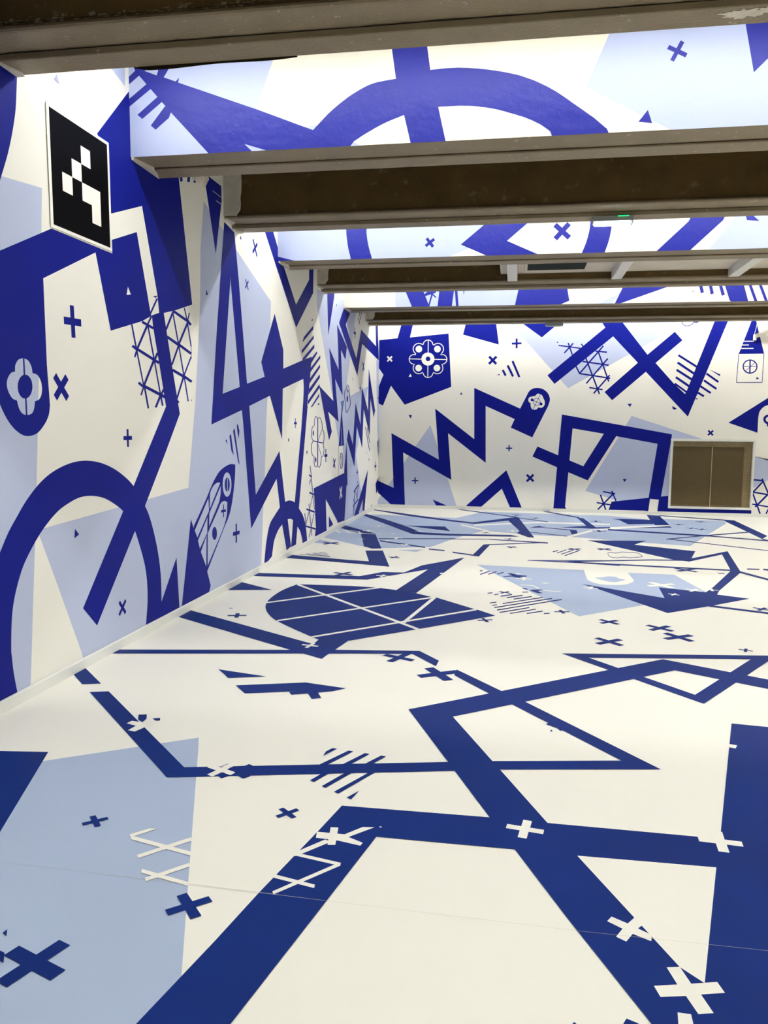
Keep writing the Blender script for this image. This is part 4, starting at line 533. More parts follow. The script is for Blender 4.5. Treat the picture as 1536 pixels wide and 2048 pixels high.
 'f3': """
l P 0,3.7809 2.6136,3.724 2.2945,3.724 2.1233,3.4034 2.0758,3.3981 1.879,3.32 1.8816,3.32 0,3.32
l P 4.739,3.724 4.6811,3.5835 4.473,3.32 4.45,3.32 5.5866,3.32 5.5649,3.724
b P 0.7602,3.724 0.7557,3.724 0.9777,3.724 0.9838,3.724 0.986,3.5954 0.988,3.5759 0.9901,3.5564 0.9926,3.5365 0.9958,3.516 0.9998,3.4947 1.0045,3.4726 1.0095,3.4503 1.015,3.4283 1.0207,3.407 1.0269,3.3866 1.0335,3.3668 1.0404,3.3473 1.0473,3.32 1.0541,3.32 1.0644,3.32 0.832,3.32 0.8218,3.32 0.8143,3.32 0.8066,3.3601 0.7991,3.3851 0.7919,3.4115 0.7853,3.4406 0.7796,3.4731 0.7745,3.5082 0.7697,3.5448 0.7651,3.5818
b P 0,3.3688 0.1913,3.32 0.1912,3.32 0,3.32
b P 2.3476,3.724 2.48,3.724 2.8776,3.724 2.7869,3.724 2.4755,3.4634 2.794,3.32 2.8375,3.32 2.3156,3.32 2.2637,3.32 1.9945,3.4402
b P 1.7043,3.5164 1.723,3.4921 1.6902,3.4668 1.7155,3.4339 1.6912,3.4151 1.6658,3.448 1.633,3.4226 1.6142,3.447 1.6471,3.4723 1.6217,3.5052 1.646,3.524 1.6714,3.4911
b P 3.1239,3.4946 3.0904,3.4576 3.0348,3.5079 2.9845,3.4524 2.9474,3.486 2.9978,3.5415 2.9423,3.5919 2.9758,3.6289 3.0314,3.5785 3.0817,3.6341 3.1188,3.6005 3.0684,3.545
b P 3.3144,3.724 3.3131,3.724 3.312,3.724 3.3108,3.6025 3.309,3.5768 3.306,3.5515 3.3019,3.5266 3.2968,3.5019 3.2911,3.4774 3.2847,3.4533 3.2779,3.4296 3.2705,3.4064 3.2623,3.3838 3.2536,3.3614 3.2449,3.3391 3.2363,3.32 3.2243,3.32 3.4576,3.32 3.4655,3.32 3.4734,3.3441 3.4815,3.3685 3.4895,3.3929 3.4969,3.4175 3.5034,3.4424 3.5089,3.4681 3.5136,3.4944 3.5176,3.5208 3.5211,3.5463 3.5243,3.5704 3.5268,3.5924 3.5287,3.724 3.5302,3.724 3.5316,3.724 3.5332,3.724
b P 4.2675,3.5997 4.333,3.724 4.6534,3.724 4.5947,3.5989 4.299,3.32 4.2694,3.32 3.9366,3.32 3.973,3.32
b P 4.8207,3.5939 4.7762,3.724 4.9364,3.5826
""",
 'f5': """
l P 0.7813,3.634 0.7848,3.32 2.5265,3.32 2.5439,3.32 2.6304,3.634
l P 4.0395,3.4802 3.7393,3.32 3.7048,3.32 3.9216,3.32
b P 0.8958,3.634 0.8561,3.634 1.0902,3.634 1.1649,3.634 1.278,3.3631 1.2883,3.32 1.3084,3.32 1.0651,3.32 1.0352,3.32
b P 1.2014,3.462 1.3884,3.5132 1.3832,3.634 1.1961,3.4784
b P 1.3282,3.5217 1.2733,3.32 1.2958,3.32 1.3507,3.5153
b P 1.3177,3.5025 1.3864,3.441 1.3992,3.4547 1.3306,3.5162
b P 1.4493,3.634 1.4581,3.634 1.6767,3.634 1.6681,3.634 1.6297,3.32 1.6152,3.32 1.4068,3.32 1.4177,3.32
b P 1.6599,3.634 1.6904,3.32 1.7286,3.32 1.698,3.634
b P 1.7914,3.634 1.8238,3.634 1.8248,3.634 1.7993,3.463
b P 2.6128,3.634 2.6266,3.634 3.2579,3.634 3.2685,3.634 3.3198,3.3675 3.202,3.32 3.1582,3.32 2.5265,3.32 2.5476,3.32
b P 4.0996,3.634 4.1241,3.634 5.1434,3.634 4.9546,3.634 4.0365,3.32 4.0205,3.32 3.9216,3.32 3.9556,3.32
b P 5.0643,3.634 5.116,3.438 5.158,3.4522 5.1063,3.634
b P 5.1953,3.634 5.2481,3.4206 5.2907,3.4326 5.2378,3.634
b P 5.322,3.634 5.3965,3.3982 5.4375,3.4139 5.3631,3.634
b P 5.7039,3.634 5.8287,3.32 5.869,3.32 5.7443,3.634
b P 5.835,3.634 5.9648,3.32 6.0047,3.32 5.875,3.634
b P 5.3984,3.634 5.6384,3.634 5.6527,3.634 5.7495,3.32 5.7641,3.32 5.521,3.32 5.5012,3.3388
b P 5.0103,3.4796 5.0216,3.4616 4.9989,3.462
""",
 'floor': """
f P 0.574,3.129 1.146,3.513 1.202,3.371 1.618,2.29 1.765,1.91 1.731,1.716 1.635,1.317 1.342,1.265 0,2.692 -0,2.78 0.174,2.86
f P 2.222,8.814 3.386,8.72 3.375,8.214 3.378,8.186 3.379,8.159 3.382,8.131 3.386,8.103 3.395,8.076 3.407,8.046 3.423,8.014 3.441,7.983 3.461,7.957 3.483,7.937 3.507,7.924 3.535,7.917 3.563,7.915 3.592,7.916 3.617,7.919 3.641,7.924 3.663,7.933 3.684,7.945 3.704,7.959 3.723,7.975 3.741,7.995 3.758,8.019 3.774,8.044 3.789,8.07 3.802,8.095 3.812,8.118 3.82,8.14 3.826,8.163 3.833,8.185 3.84,8.208 3.838,8.656 4.308,8.643 4.431,7.742 4.37,7.379 4.023,7.196 3.744,7.031 3.169,6.494
f P 3.461,8.27 3.468,8.284 3.483,8.295 3.503,8.304 3.523,8.313 3.541,8.324 3.555,8.338 3.568,8.353 3.581,8.369 3.593,8.382 3.607,8.39 3.621,8.394 3.637,8.394 3.652,8.391 3.666,8.385 3.677,8.376 3.685,8.362 3.69,8.344 3.695,8.324 3.699,8.304 3.705,8.286 3.716,8.273 3.729,8.261 3.743,8.25 3.752,8.238 3.756,8.225 3.75,8.209 3.739,8.192 3.724,8.174 3.708,8.157 3.694,8.141 3.682,8.126 3.671,8.111 3.659,8.097 3.648,8.086 3.636,8.079 3.624,8.077 3.611,8.077 3.598,8.081 3.586,8.086 3.574,8.094 3.564,8.103 3.554,8.115 3.545,8.128 3.535,8.144 3.524,8.16 3.51,8.18 3.493,8.203 3.477,8.228 3.465,8.25
f P 0,13.641 0.296,13.717 0.915,13.53 1.634,13.512 2.056,14.69 4.304,14.534 4.909,14.047 5.147,14.237 6.146,14.198 6.09,13.797 5.431,12.168 4.932,10.906 3.913,11.245 3.536,11.428 3.367,11.5 2.987,11.524 2.261,11.829 2.18,11.91 2.012,11.43 1.914,11.21 1.761,10.736 1.568,10.029 0.857,9.745 0,10.615
f P 0,10.379 0.28,10.132 0.262,10.029 0,10.049
f P 1.186,9.688 1.5,9.805 1.441,9.59
w P 1.787,12.456 2.245,11.778 2.244,11.924 1.78,12.621
w P 1.995,12.45 3.012,13.091 3.016,13.272 1.985,12.617
w P 3.011,13.09 4.142,13.079 4.163,13.259 3.017,13.273
w P 3.376,11.359 3.796,12.205 3.808,12.406 3.381,11.535
w P 3.796,12.227 4.088,12.517 4.104,12.68 3.808,12.383
w P 4.078,12.769 5.105,13.332 5.078,13.182 4.39,12.737 4.039,12.414
n P 0,3.144 0.532,3.221 0.781,2.521 0.949,2.05 0.655,1.996 0,2.692
n P 0,13.783 0.441,13.079 0.917,12.225 1.273,11.467 1.705,11.392 2.572,11.482 2.698,11.318 2.544,11.281 1.723,11.187 1.18,11.23 0.905,11.753 0,13.505
n P 0,12.037 0.641,11.171 0.973,9.772 0.86,9.728 0.723,9.898 0.436,11.121 0.251,11.342 0,11.705
n P 0,9.03 0.769,8.815 0.998,8.774 0.808,9.55 1.02,9.599 1.286,8.468 0.816,8.598 0,8.796
n P 0,14.591 0.942,13.743 1.553,13.2 1.952,12.916 2.586,13.821 2.684,13.896 2.908,11.256 2.821,11.28 2.66,11.705 2.703,11.962 2.521,13.318 1.981,12.702 1.572,12.972 0.733,13.654 0,14.471
n P 1.575,14.918 2.657,13.822 2.658,13.957 1.623,15.018 1.569,15.018
n P 2.657,13.747 3.167,13.242 3.172,13.35 2.658,13.864
n P 3.153,14.958 3.725,13.994 3.741,14.164 3.241,15.018 3.156,15.018
n P 2.843,11.835 3.367,11.5 3.372,11.57 2.845,11.909
n P 1.754,10.809 2.292,10.915 2.29,10.979 1.749,10.872
n P 2.293,10.894 3.074,10.698 3.079,10.819 2.291,10.979
n P 3.009,10.813 2.241,10.434 2.244,10.357 3.007,10.732
n P 1.886,9.608 2.189,9.406 2.187,9.502 1.88,9.708
n P 3.69,14.102 3.795,14.011 3.887,12.723 4.112,12.805 4.092,12.624 3.774,12.52 3.336,12.587 3.757,12.885
n P 2.835,12.356 3.001,12.67 3.077,12.524 3.56,12.272 3.548,11.895 3.455,11.73 3.456,12.221 3.028,12.471
n P 2.228,10.411 2.317,10.412 2.216,9.38 2.14,9.524
n P 2.281,11.626 2.271,11.599 2.223,11.616 2.206,11.568 2.179,11.577 2.196,11.625 2.148,11.642 2.157,11.669 2.205,11.652 2.222,11.7 2.249,11.691 2.232,11.643
n P 2.755,14.226 2.742,14.186 2.671,14.209 2.648,14.138 2.607,14.151 2.63,14.222 2.559,14.245 2.572,14.286 2.643,14.262 2.666,14.334 2.707,14.321 2.684,14.249
n P 3.07,13.795 3.058,13.757 2.99,13.778 2.969,13.71 2.93,13.722 2.952,13.79 2.883,13.811 2.895,13.85 2.964,13.829 2.985,13.897 3.023,13.885 3.002,13.817
n P 2.636,11.033 2.63,11.001 2.574,11.013 2.562,10.957 2.53,10.964 2.542,11.02 2.487,11.032 2.493,11.063 2.549,11.051 2.561,11.107 2.592,11.1 2.58,11.044
w P 2.692,11.954 2.69,11.913 2.618,11.915 2.616,11.843 2.575,11.844 2.577,11.917 2.505,11.919 2.506,11.959 2.579,11.957 2.581,12.03 2.621,12.028 2.619,11.956
n P 3.105,12.62 3.103,12.577 3.028,12.58 3.025,12.505 2.982,12.507 2.985,12.582 2.91,12.585 2.912,12.627 2.987,12.624 2.99,12.7 3.033,12.698 3.03,12.623
n P 4.061,13.585 4.058,13.544 3.986,13.55 3.98,13.478 3.939,13.482 3.945,13.554 3.873,13.56 3.877,13.601 3.949,13.594 3.955,13.666 3.995,13.663 3.989,13.591
n P 3.996,12.274 3.996,12.227 3.913,12.226 3.913,12.143 3.866,12.142 3.866,12.226 3.782,12.225 3.782,12.272 3.865,12.273 3.865,12.356 3.912,12.357 3.912,12.273
n P 2.674,10.244 2.664,10.215 2.613,10.232 2.596,10.18 2.566,10.189 2.583,10.241 2.532,10.258 2.541,10.287 2.593,10.27 2.61,10.322 2.639,10.313 2.622,10.261
n P 0.787,10.601 1.82,10.846 1.814,10.93 0.773,10.683
n P 0.845,10.386 1.51,9.934 1.5,10.041 0.827,10.504
n P 1.562,9.846 1.639,9.863 1.778,9.78 1.771,9.718
n P 0.917,12.225 1.555,12.245 1.683,11.689
w P 0.622,12.076 0.631,12.038 0.564,12.021 0.58,11.954 0.542,11.944 0.525,12.012 0.458,11.995 0.448,12.033 0.516,12.05 0.499,12.118 0.538,12.127 0.554,12.06
w P 0.572,11.476 0.576,11.439 0.509,11.432 0.516,11.366 0.478,11.362 0.472,11.429 0.406,11.422 0.402,11.46 0.468,11.466 0.462,11.532 0.499,11.536 0.506,11.47
w P 0.731,11.176 0.735,11.162 0.71,11.156 0.716,11.131 0.701,11.128 0.695,11.153 0.67,11.147 0.667,11.161 0.692,11.167 0.686,11.192 0.7,11.196 0.706,11.17
w P 0.948,11.206 0.942,11.187 0.909,11.198 0.898,11.164 0.879,11.17 0.89,11.203 0.856,11.214 0.862,11.233 0.895,11.222 0.906,11.256 0.925,11.25 0.914,11.217
w P 1.102,10.791 1.102,10.753 1.033,10.753 1.033,10.685 0.994,10.685 0.995,10.754 0.926,10.754 0.927,10.793 0.995,10.792 0.996,10.861 1.034,10.861 1.034,10.792
w P 0.605,10.577 0.609,10.56 0.579,10.553 0.586,10.524 0.57,10.52 0.563,10.549 0.534,10.542 0.53,10.559 0.559,10.566 0.552,10.595 0.569,10.599 0.576,10.57
w P 0.989,10.493 0.986,10.468 0.94,10.473 0.935,10.428 0.909,10.431 0.915,10.476 0.869,10.481 0.872,10.507 0.918,10.502 0.923,10.547 0.949,10.544 0.943,10.499
w P 1.289,10.147 1.278,10.118 1.228,10.136 1.21,10.086 1.181,10.096 1.199,10.147 1.148,10.165 1.159,10.193 1.209,10.175 1.227,10.226 1.256,10.216 1.238,10.165
w P 1.297,11.597 1.298,11.57 1.25,11.568 1.252,11.519 1.225,11.518 1.223,11.567 1.174,11.565 1.173,11.592 1.222,11.594 1.219,11.642 1.247,11.643 1.249,11.595
n P 0.375,10.028 0.344,9.978 0.254,10.033 0.199,9.944 0.149,9.975 0.204,10.064 0.114,10.119 0.145,10.17 0.235,10.115 0.29,10.204 0.341,10.173 0.285,10.084
n P 1.31,9.094 1.296,9.064 1.244,9.089 1.219,9.037 1.19,9.05 1.215,9.103 1.162,9.127 1.176,9.157 1.228,9.132 1.253,9.184 1.282,9.17 1.258,9.118
w P 0,11.391 0.139,11.051 0.128,11.141 0,11.456
w P 0.155,11.364 0.286,11.082 0.273,11.181 0.14,11.469
w P 0.379,11.233 0.471,11.043 0.458,11.144 0.365,11.338
w P 0,11.431 0.38,11.324 0.371,11.371 0,11.476
w P -0,11.231 0.655,11.092 0.647,11.137 0,11.275
n P 0.227,9.194 0.439,9.12 0.432,9.151 0.22,9.225
n P 0.293,9.268 0.397,9.216 0.39,9.248 0.286,9.299
n P 0.166,9.131 0.479,9.009 0.472,9.039 0.159,9.162
n P 0.096,9.082 0.5,8.974 0.493,9.004 0.088,9.113
n P 4.986,14.888 5.189,14.797 5.103,13.302 4.869,13.23 4.876,13.421 4.449,13.242 4.379,13.881 4.269,14.048 4.912,14.048
n P 5.073,13.153 5.08,12.974 4.39,12.737
n P 6.154,14.232 6.343,14.279 6.283,12.255 6.102,11.872
n P 5.176,14.723 6.317,14.177 6.353,14.313 5.202,14.871
n P 4.033,12.361 5.391,11.961 5.431,12.133 4.055,12.548
n P 5.396,11.985 6.111,11.637 6.145,11.751 5.425,12.108
n P 4.73,11.481 5.309,11.976 5.329,12.073 4.745,11.571
n P 5.307,11.964 6.103,12.573 6.138,12.706 5.332,12.085
n P 4.749,11.513 5.828,10.665 5.848,10.732 4.764,11.592
n P 6.088,11.826 6.164,11.525 6.193,11.612 6.117,11.918
n P 5.359,13.411 5.342,13.375 5.279,13.404 5.249,13.34 5.213,13.357 5.243,13.421 5.179,13.45 5.196,13.486 5.259,13.457 5.289,13.521 5.325,13.504 5.295,13.44
n P 5.8,13.906 5.781,13.873 5.723,13.907 5.69,13.85 5.657,13.869 5.691,13.926 5.634,13.96 5.653,13.993 5.71,13.959 5.744,14.016 5.776,13.997 5.743,13.94
n P 5.443,12.928 5.426,12.897 5.372,12.926 5.343,12.871 5.312,12.887 5.341,12.942 5.286,12.97 5.302,13.001 5.357,12.972 5.386,13.027 5.416,13.011 5.388,12.956
n P 5.582,12.831 5.568,12.797 5.507,12.824 5.481,12.764 5.447,12.779 5.474,12.839 5.414,12.865 5.428,12.899 5.489,12.872 5.515,12.932 5.549,12.918 5.522,12.858
n S 3.7746,9.9447 3.7785,9.9924 3.7835,10.0243 3.7958,10.0496 3.8197,10.0487 3.8506,10.0306 3.8805,10.0264 3.9064,10.0564 3.9307,10.0999 3.9556,10.1291 3.9823,10.1298 4.0103,10.1165 4.04,10.1055 4.0752,10.1082 4.1118,10.1131 4.1391,10.1029 4.151,10.069 4.154,10.0211 4.1554,9.968 4.1593,9.9112 4.1614,9.8558 4.1603,9.837 4.1464,9.8165 4.1226,9.8024 4.0944,9.7871 4.06,9.7624 4.0218,9.7369 3.9895,9.7235 3.9694,9.7342 3.9545,9.7571 3.9346,9.7668 3.9046,9.7444 3.8707,9.709 3.8406,9.6897 3.8148,9.6957 3.792,9.7173 3.7764,9.7531 3.7704,9.8092 3.771,9.8803 3.7746,9.9447 | 3.7672,9.9318 3.7725,9.995 3.7834,10.0581 3.8,10.0933 3.8252,10.0927 3.8561,10.0743 3.8854,10.07 3.9101,10.099 3.9345,10.1429 3.9608,10.1735 3.9884,10.1743 4.0166,10.1609 4.0462,10.1498 4.0813,10.1525 4.1183,10.1574 4.1464,10.1467 4.1594,10.1093 4.1629,10.0562 4.1643,10.0029 4.1681,9.9459 4.1702,9.8825 4.16,9.8072 4.1412,9.7757 4.117,9.7612 4.089,9.7461 4.0548,9.7216 4.0166,9.6963 3.9839,9.6827 3.9632,9.6937 3.9483,9.7164 3.9294,9.7257 3.9002,9.7039 3.8665,9.6687 3.8358,9.6491 3.8094,9.6552 3.7862,9.6772 3.7697,9.7152 3.7627,9.7786 3.7632,9.8592 3.7672,9.9318
n P 3.627,11.14 4.437,11.292 4.208,10.857 4.897,10.435 4.724,9.823 5.306,10.529 5.054,8.949 4.566,7.833 4.506,7.65 4.755,7.517 4.315,7.11 3.908,6.765 3.433,7.684 3.293,7.916 3.992,7.383 4.025,7.889 4.428,7.742 4.543,7.987 4.97,9.027 5.168,10.228 4.646,9.566 4.48,9.69
n P 3.247,9.214 4.222,9.555 4.234,9.634 3.251,9.289
n P 4.221,9.555 4.612,9.615 4.628,9.694 4.234,9.634
n P 3.244,9.177 4.972,9.011 4.995,9.098 3.25,9.27
n P 5.03,8.905 5.348,8.149 5.384,8.246 5.065,9.022
n P 4.309,7.088 4.875,6.831 4.899,6.9 4.328,7.164
n P 5.168,9.141 5.297,9.145 5.32,9.225 5.189,9.221
n P 5.335,9.141 5.409,9.116 5.441,9.222 5.367,9.248
n P 2.79,9.21 3.85,9.422 3.857,9.477 2.791,9.255
n P 2.79,9.217 3.317,9.174 3.325,9.278 2.791,9.247
n P 3.318,9.181 3.807,9.077 3.819,9.164 3.325,9.27
n P 3.466,6.292 3.436,6.265 3.388,6.319 3.334,6.271 3.307,6.301 3.361,6.349 3.313,6.403 3.343,6.43 3.391,6.376 3.445,6.424 3.472,6.394 3.418,6.346
n P 3.421,5.664 3.382,5.629 3.32,5.699 3.251,5.637 3.216,5.676 3.285,5.738 3.224,5.807 3.263,5.842 3.324,5.773 3.394,5.834 3.429,5.795 3.359,5.733
n P 3.852,6.158 3.817,6.123 3.754,6.185 3.691,6.122 3.656,6.157 3.718,6.22 3.655,6.282 3.69,6.318 3.753,6.256 3.815,6.319 3.851,6.284 3.789,6.221
n P 3.941,5.88 3.895,5.847 3.836,5.929 3.753,5.87 3.72,5.916 3.802,5.976 3.743,6.058 3.789,6.091 3.849,6.009 3.931,6.068 3.964,6.022 3.882,5.963
n P 4.281,5.689 4.275,5.67 4.242,5.681 4.23,5.648 4.211,5.654 4.223,5.687 4.189,5.699 4.196,5.718 4.229,5.706 4.24,5.74 4.259,5.733 4.248,5.7
n P 4.605,8.881 4.561,8.84 4.488,8.919 4.409,8.846 4.368,8.89 4.446,8.963 4.373,9.042 4.418,9.083 4.491,9.004 4.57,9.078 4.611,9.033 4.532,8.96
n P 4.866,8.803 4.853,8.788 4.826,8.812 4.801,8.785 4.786,8.799 4.811,8.826 4.784,8.851 4.797,8.866 4.824,8.841 4.849,8.868 4.864,8.854 4.84,8.827
n P 4.807,7.052 4.786,7.026 4.74,7.063 4.703,7.017 4.677,7.037 4.714,7.084 4.668,7.121 4.689,7.147 4.735,7.11 4.772,7.156 4.798,7.135 4.761,7.089
w P 3.439,7.718 3.431,7.689 3.38,7.703 3.366,7.652 3.338,7.66 3.352,7.711 3.301,7.725 3.309,7.754 3.36,7.74 3.374,7.791 3.402,7.783 3.388,7.732
w P 4.182,7.902 4.123,7.865 4.058,7.969 3.954,7.904 3.918,7.962 4.021,8.027 3.956,8.131 4.015,8.168 4.08,8.064 4.184,8.129 4.22,8.071 4.117,8.006
w P 4.156,7.554 4.144,7.534 4.109,7.555 4.089,7.52 4.07,7.531 4.09,7.566 4.055,7.586 4.066,7.606 4.101,7.586 4.121,7.621 4.141,7.609 4.121,7.574
w P 4.407,7.787 4.388,7.758 4.337,7.791 4.305,7.74 4.276,7.758 4.309,7.809 4.258,7.842 4.276,7.871 4.327,7.838 4.36,7.889 4.389,7.87 4.356,7.819
w P 4.568,7.871 4.565,7.846 4.52,7.851 4.515,7.806 4.49,7.809 4.495,7.854 4.45,7.859 4.453,7.884 4.498,7.879 4.503,7.924 4.528,7.921 4.523,7.876
n P 2.278,8.382 2.304,8.42 2.299,8.476 2.273,8.438
n P 2.29,8.181 2.383,8.4 2.377,8.453 2.284,8.232
n P 2.375,8.212 2.456,8.391 2.452,8.444 2.37,8.263
n P 2.467,8.244 2.529,8.356 2.526,8.41 2.463,8.296
n P 2.569,8.33 2.606,8.351 2.682,8.263 2.773,8.24 2.767,8.191 2.709,8.155 2.698,8.106 2.661,8.109 2.619,8.159 2.529,8.127 2.528,8.163 2.618,8.219
w P 2.817,8.079 2.815,8.044 2.753,8.049 2.748,7.987 2.714,7.99 2.718,8.051 2.656,8.056 2.659,8.091 2.721,8.086 2.725,8.148 2.76,8.146 2.755,8.084
w P 2.715,8.338 2.71,8.323 2.683,8.331 2.674,8.303 2.659,8.308 2.667,8.336 2.639,8.344 2.644,8.36 2.672,8.351 2.68,8.379 2.696,8.375 2.687,8.347
w P 2.989,7.867 2.98,7.85 2.949,7.864 2.935,7.833 2.918,7.841 2.932,7.872 2.901,7.887 2.909,7.904 2.94,7.89 2.955,7.921 2.972,7.913 2.958,7.882
w P 2.702,7.712 2.822,7.701 2.823,7.732 2.702,7.744
w P 2.82,7.697 2.876,7.565 2.881,7.603 2.824,7.736
w P 2.914,7.476 3.076,7.462 3.078,7.492 2.915,7.506
n P 2.711,7.548 2.741,7.569 2.775,7.536 2.76,7.498
n P 2.784,7.473 2.818,7.52 2.916,7.541 2.865,7.456 2.906,7.368 2.863,7.349
n P 2.616,7.305 2.599,7.283 2.56,7.312 2.531,7.273 2.509,7.29 2.538,7.329 2.499,7.358 2.515,7.38 2.555,7.351 2.584,7.39 2.606,7.374 2.577,7.334
n P 2.72,7.357 2.773,7.378 2.773,7.417 2.72,7.396
n P 2.402,7.243 2.446,7.272 2.444,7.305 2.4,7.276
n P 2.466,7.184 2.503,7.225 2.501,7.262 2.464,7.221
n P 2.524,7.134 2.626,7.225 2.624,7.267 2.522,7.175
n P 2.581,7.078 2.72,7.213 2.719,7.254 2.579,7.118
n P 2.641,7.028 2.803,7.175 2.803,7.216 2.64,7.068
n P 2.436,6.823 2.493,6.877 2.491,6.911 2.434,6.856
n P 2.548,6.825 2.9,7.162 2.9,7.198 2.546,6.858
n P 2.461,6.732 2.5,6.765 2.499,6.798 2.459,6.764
n P 2.481,6.653 2.982,7.132 2.982,7.172 2.479,6.688
n P 2.506,6.563 3.063,7.104 3.064,7.144 2.504,6.598
n P 2.529,6.48 2.774,6.714 2.773,6.75 2.527,6.513
n P 2.614,6.461 2.829,6.668 2.829,6.7 2.613,6.491
n P 2.749,6.488 2.883,6.603 2.883,6.638 2.749,6.521
n P 2.889,6.518 2.936,6.54 2.937,6.57 2.889,6.549
n P 3.106,9.939 3.182,10.061 3.183,10.13 3.107,10.007
n P 3.153,9.845 3.284,10.151 3.284,10.21 3.152,9.9
n P 3.198,9.755 3.374,10.154 3.375,10.213 3.198,9.81
n P 3.236,9.654 3.434,10.102 3.436,10.169 3.236,9.715
n P 3.099,6.657 3.104,6.629 3.056,6.619 3.066,6.571 3.039,6.565 3.029,6.614 2.981,6.603 2.975,6.631 3.023,6.641 3.013,6.689 3.04,6.695 3.05,6.647
n P 3.463,6.297 3.435,6.271 3.388,6.32 3.339,6.273 3.313,6.301 3.362,6.348 3.315,6.397 3.343,6.424 3.39,6.374 3.439,6.421 3.465,6.394 3.416,6.347
n P 2.472,6.241 2.482,6.216 2.437,6.199 2.455,6.154 2.43,6.144 2.412,6.189 2.368,6.171 2.358,6.196 2.403,6.214 2.385,6.258 2.41,6.268 2.427,6.223
n P 3.458,10.341 3.486,10.306 3.424,10.256 3.474,10.194 3.439,10.166 3.389,10.228 3.326,10.178 3.298,10.213 3.361,10.263 3.311,10.326 3.346,10.354 3.396,10.291
n P 2.677,10.234 2.659,10.206 2.609,10.238 2.577,10.188 2.549,10.206 2.581,10.256 2.531,10.287 2.549,10.316 2.599,10.284 2.631,10.333 2.659,10.316 2.627,10.266
n P 3.864,10.283 3.829,10.249 3.768,10.312 3.705,10.252 3.671,10.287 3.734,10.348 3.674,10.411 3.709,10.445 3.77,10.382 3.833,10.442 3.867,10.406 3.804,10.346
n P 0,7.794 0.976,7.845 1.078,7.845 1.267,8.13 1.493,8.149 1.626,8.63 2.056,9.279 1.752,7.128 1.552,7.218 1.723,8.399 1.192,7.675 1.17,7.67 0,7.619
w P 1.371,7.923 1.368,7.894 1.316,7.9 1.31,7.848 1.281,7.852 1.287,7.903 1.235,7.909 1.238,7.939 1.29,7.933 1.296,7.985 1.325,7.981 1.319,7.929
w P 1.874,8.136 1.91,8.159 1.902,8.227 1.866,8.204
n P 1.313,9.105 1.303,9.075 1.249,9.093 1.231,9.039 1.201,9.049 1.219,9.103 1.166,9.121 1.176,9.151 1.23,9.133 1.248,9.187 1.278,9.177 1.26,9.123
n P 1.572,9.798 1.776,9.714 1.769,9.81 1.562,9.896
n P 0,7.297 0.412,6.992 0,6.891
n P 0.517,5.992 0.526,5.96 0.47,5.945 0.485,5.889 0.453,5.88 0.438,5.936 0.382,5.921 0.373,5.952 0.429,5.968 0.414,6.024 0.446,6.032 0.461,5.976
n P 0.299,6.181 0.328,6.187 0.321,6.205 0.292,6.199
n P 1.003,7.909 0.98,7.862 0.896,7.902 0.855,7.818 0.808,7.841 0.848,7.925 0.764,7.965 0.787,8.013 0.871,7.972 0.912,8.056 0.959,8.034 0.919,7.949
n P 0.008,5.819 0.017,6.049 1.276,5.244 1.271,5.004 1.144,5.084
n P 0.566,7.28 0.605,7.302 1.086,7.327 1.351,7.301 1.551,7.224 1.753,7.116 1.918,6.978 1.957,6.969 2.316,6.579 2.35,6.552 2.497,6.378 1.953,5.835 1.918,5.8 1.497,5.394 1.486,5.391 1.448,5.145 1.428,5.045 1.41,4.915 1.271,5.004 1.209,5.113 1.264,5.252 1.273,5.373 1.2,5.442 1.167,5.475 1.134,5.509 1.1,5.543 1.065,5.579 1.028,5.617 0.988,5.659 0.945,5.705 0.9,5.753 0.858,5.8 0.821,5.843 0.791,5.881 0.766,5.915 0.744,5.948 0.723,5.981 0.702,6.018 0.68,6.058 0.658,6.1 0.637,6.144 0.617,6.188 0.599,6.234 0.582,6.28 0.567,6.328 0.554,6.377 0.542,6.426 0.532,6.475 0.524,6.523 0.518,6.57 0.514,6.617 0.51,6.665 0.508,6.717 0.507,6.773 0.507,6.833 0.508,6.895 0.511,6.956 0.516,7.014 0.523,7.069 0.532,7.122 0.543,7.174 0.555,7.226
w P 0.582,7.254 1.943,5.771 1.941,5.831 0.566,7.331
w P 0.542,6.433 1.388,7.278 1.377,7.333 0.526,6.477
w P 0.823,5.831 1.936,6.953 1.929,7.008 0.809,5.87
w P 1.205,5.405 2.337,6.537 2.332,6.592 1.193,5.444
w P 1.93,7.04 1.787,6.036 1.811,5.968 1.955,6.949
w P 1.316,5.214 1.311,5.187 1.263,5.196 1.254,5.149 1.228,5.154 1.237,5.201 1.189,5.21 1.194,5.237 1.242,5.228 1.25,5.275 1.277,5.27 1.268,5.223
n P 0.002,4.759 0.006,4.856 1.145,5.08 1.449,5.142 2.017,5.227 2.169,5.025 2.162,4.901 1.979,5.146 1.566,5.072 0.39,4.836
n P 2.014,5.02 1.994,4.975 1.914,5.011 1.878,4.93 1.833,4.95 1.869,5.031 1.788,5.066 1.808,5.112 1.889,5.076 1.924,5.157 1.97,5.137 1.934,5.056
w P 1.847,5.113 1.9,5.108 1.881,5.089
n P 2.292,4.648 2.238,4.613 2.183,4.699 2.097,4.645 2.063,4.699 2.149,4.753 2.094,4.839 2.148,4.874 2.203,4.788 2.289,4.842 2.323,4.788 2.237,4.734
n P 0.002,4.312 0.005,4.442 0.263,4.174 0.163,4.142
n P 0.279,4.022 0.377,4.055 1.217,3.178 2.56,3.5 3.145,3.617 3.307,3.552 2.6,3.416 2.401,3.365 1.187,3.067
n P 2.297,4.856 2.586,4.49 2.716,4.337 3.307,3.552 3.145,3.617 2.645,4.28 2.513,4.437 2.292,4.737
n P 2.819,4.009 2.875,3.966 2.887,3.932 2.914,3.955 2.897,4.006 2.84,4.05
n P 2.845,3.942 2.849,3.915 2.835,3.917
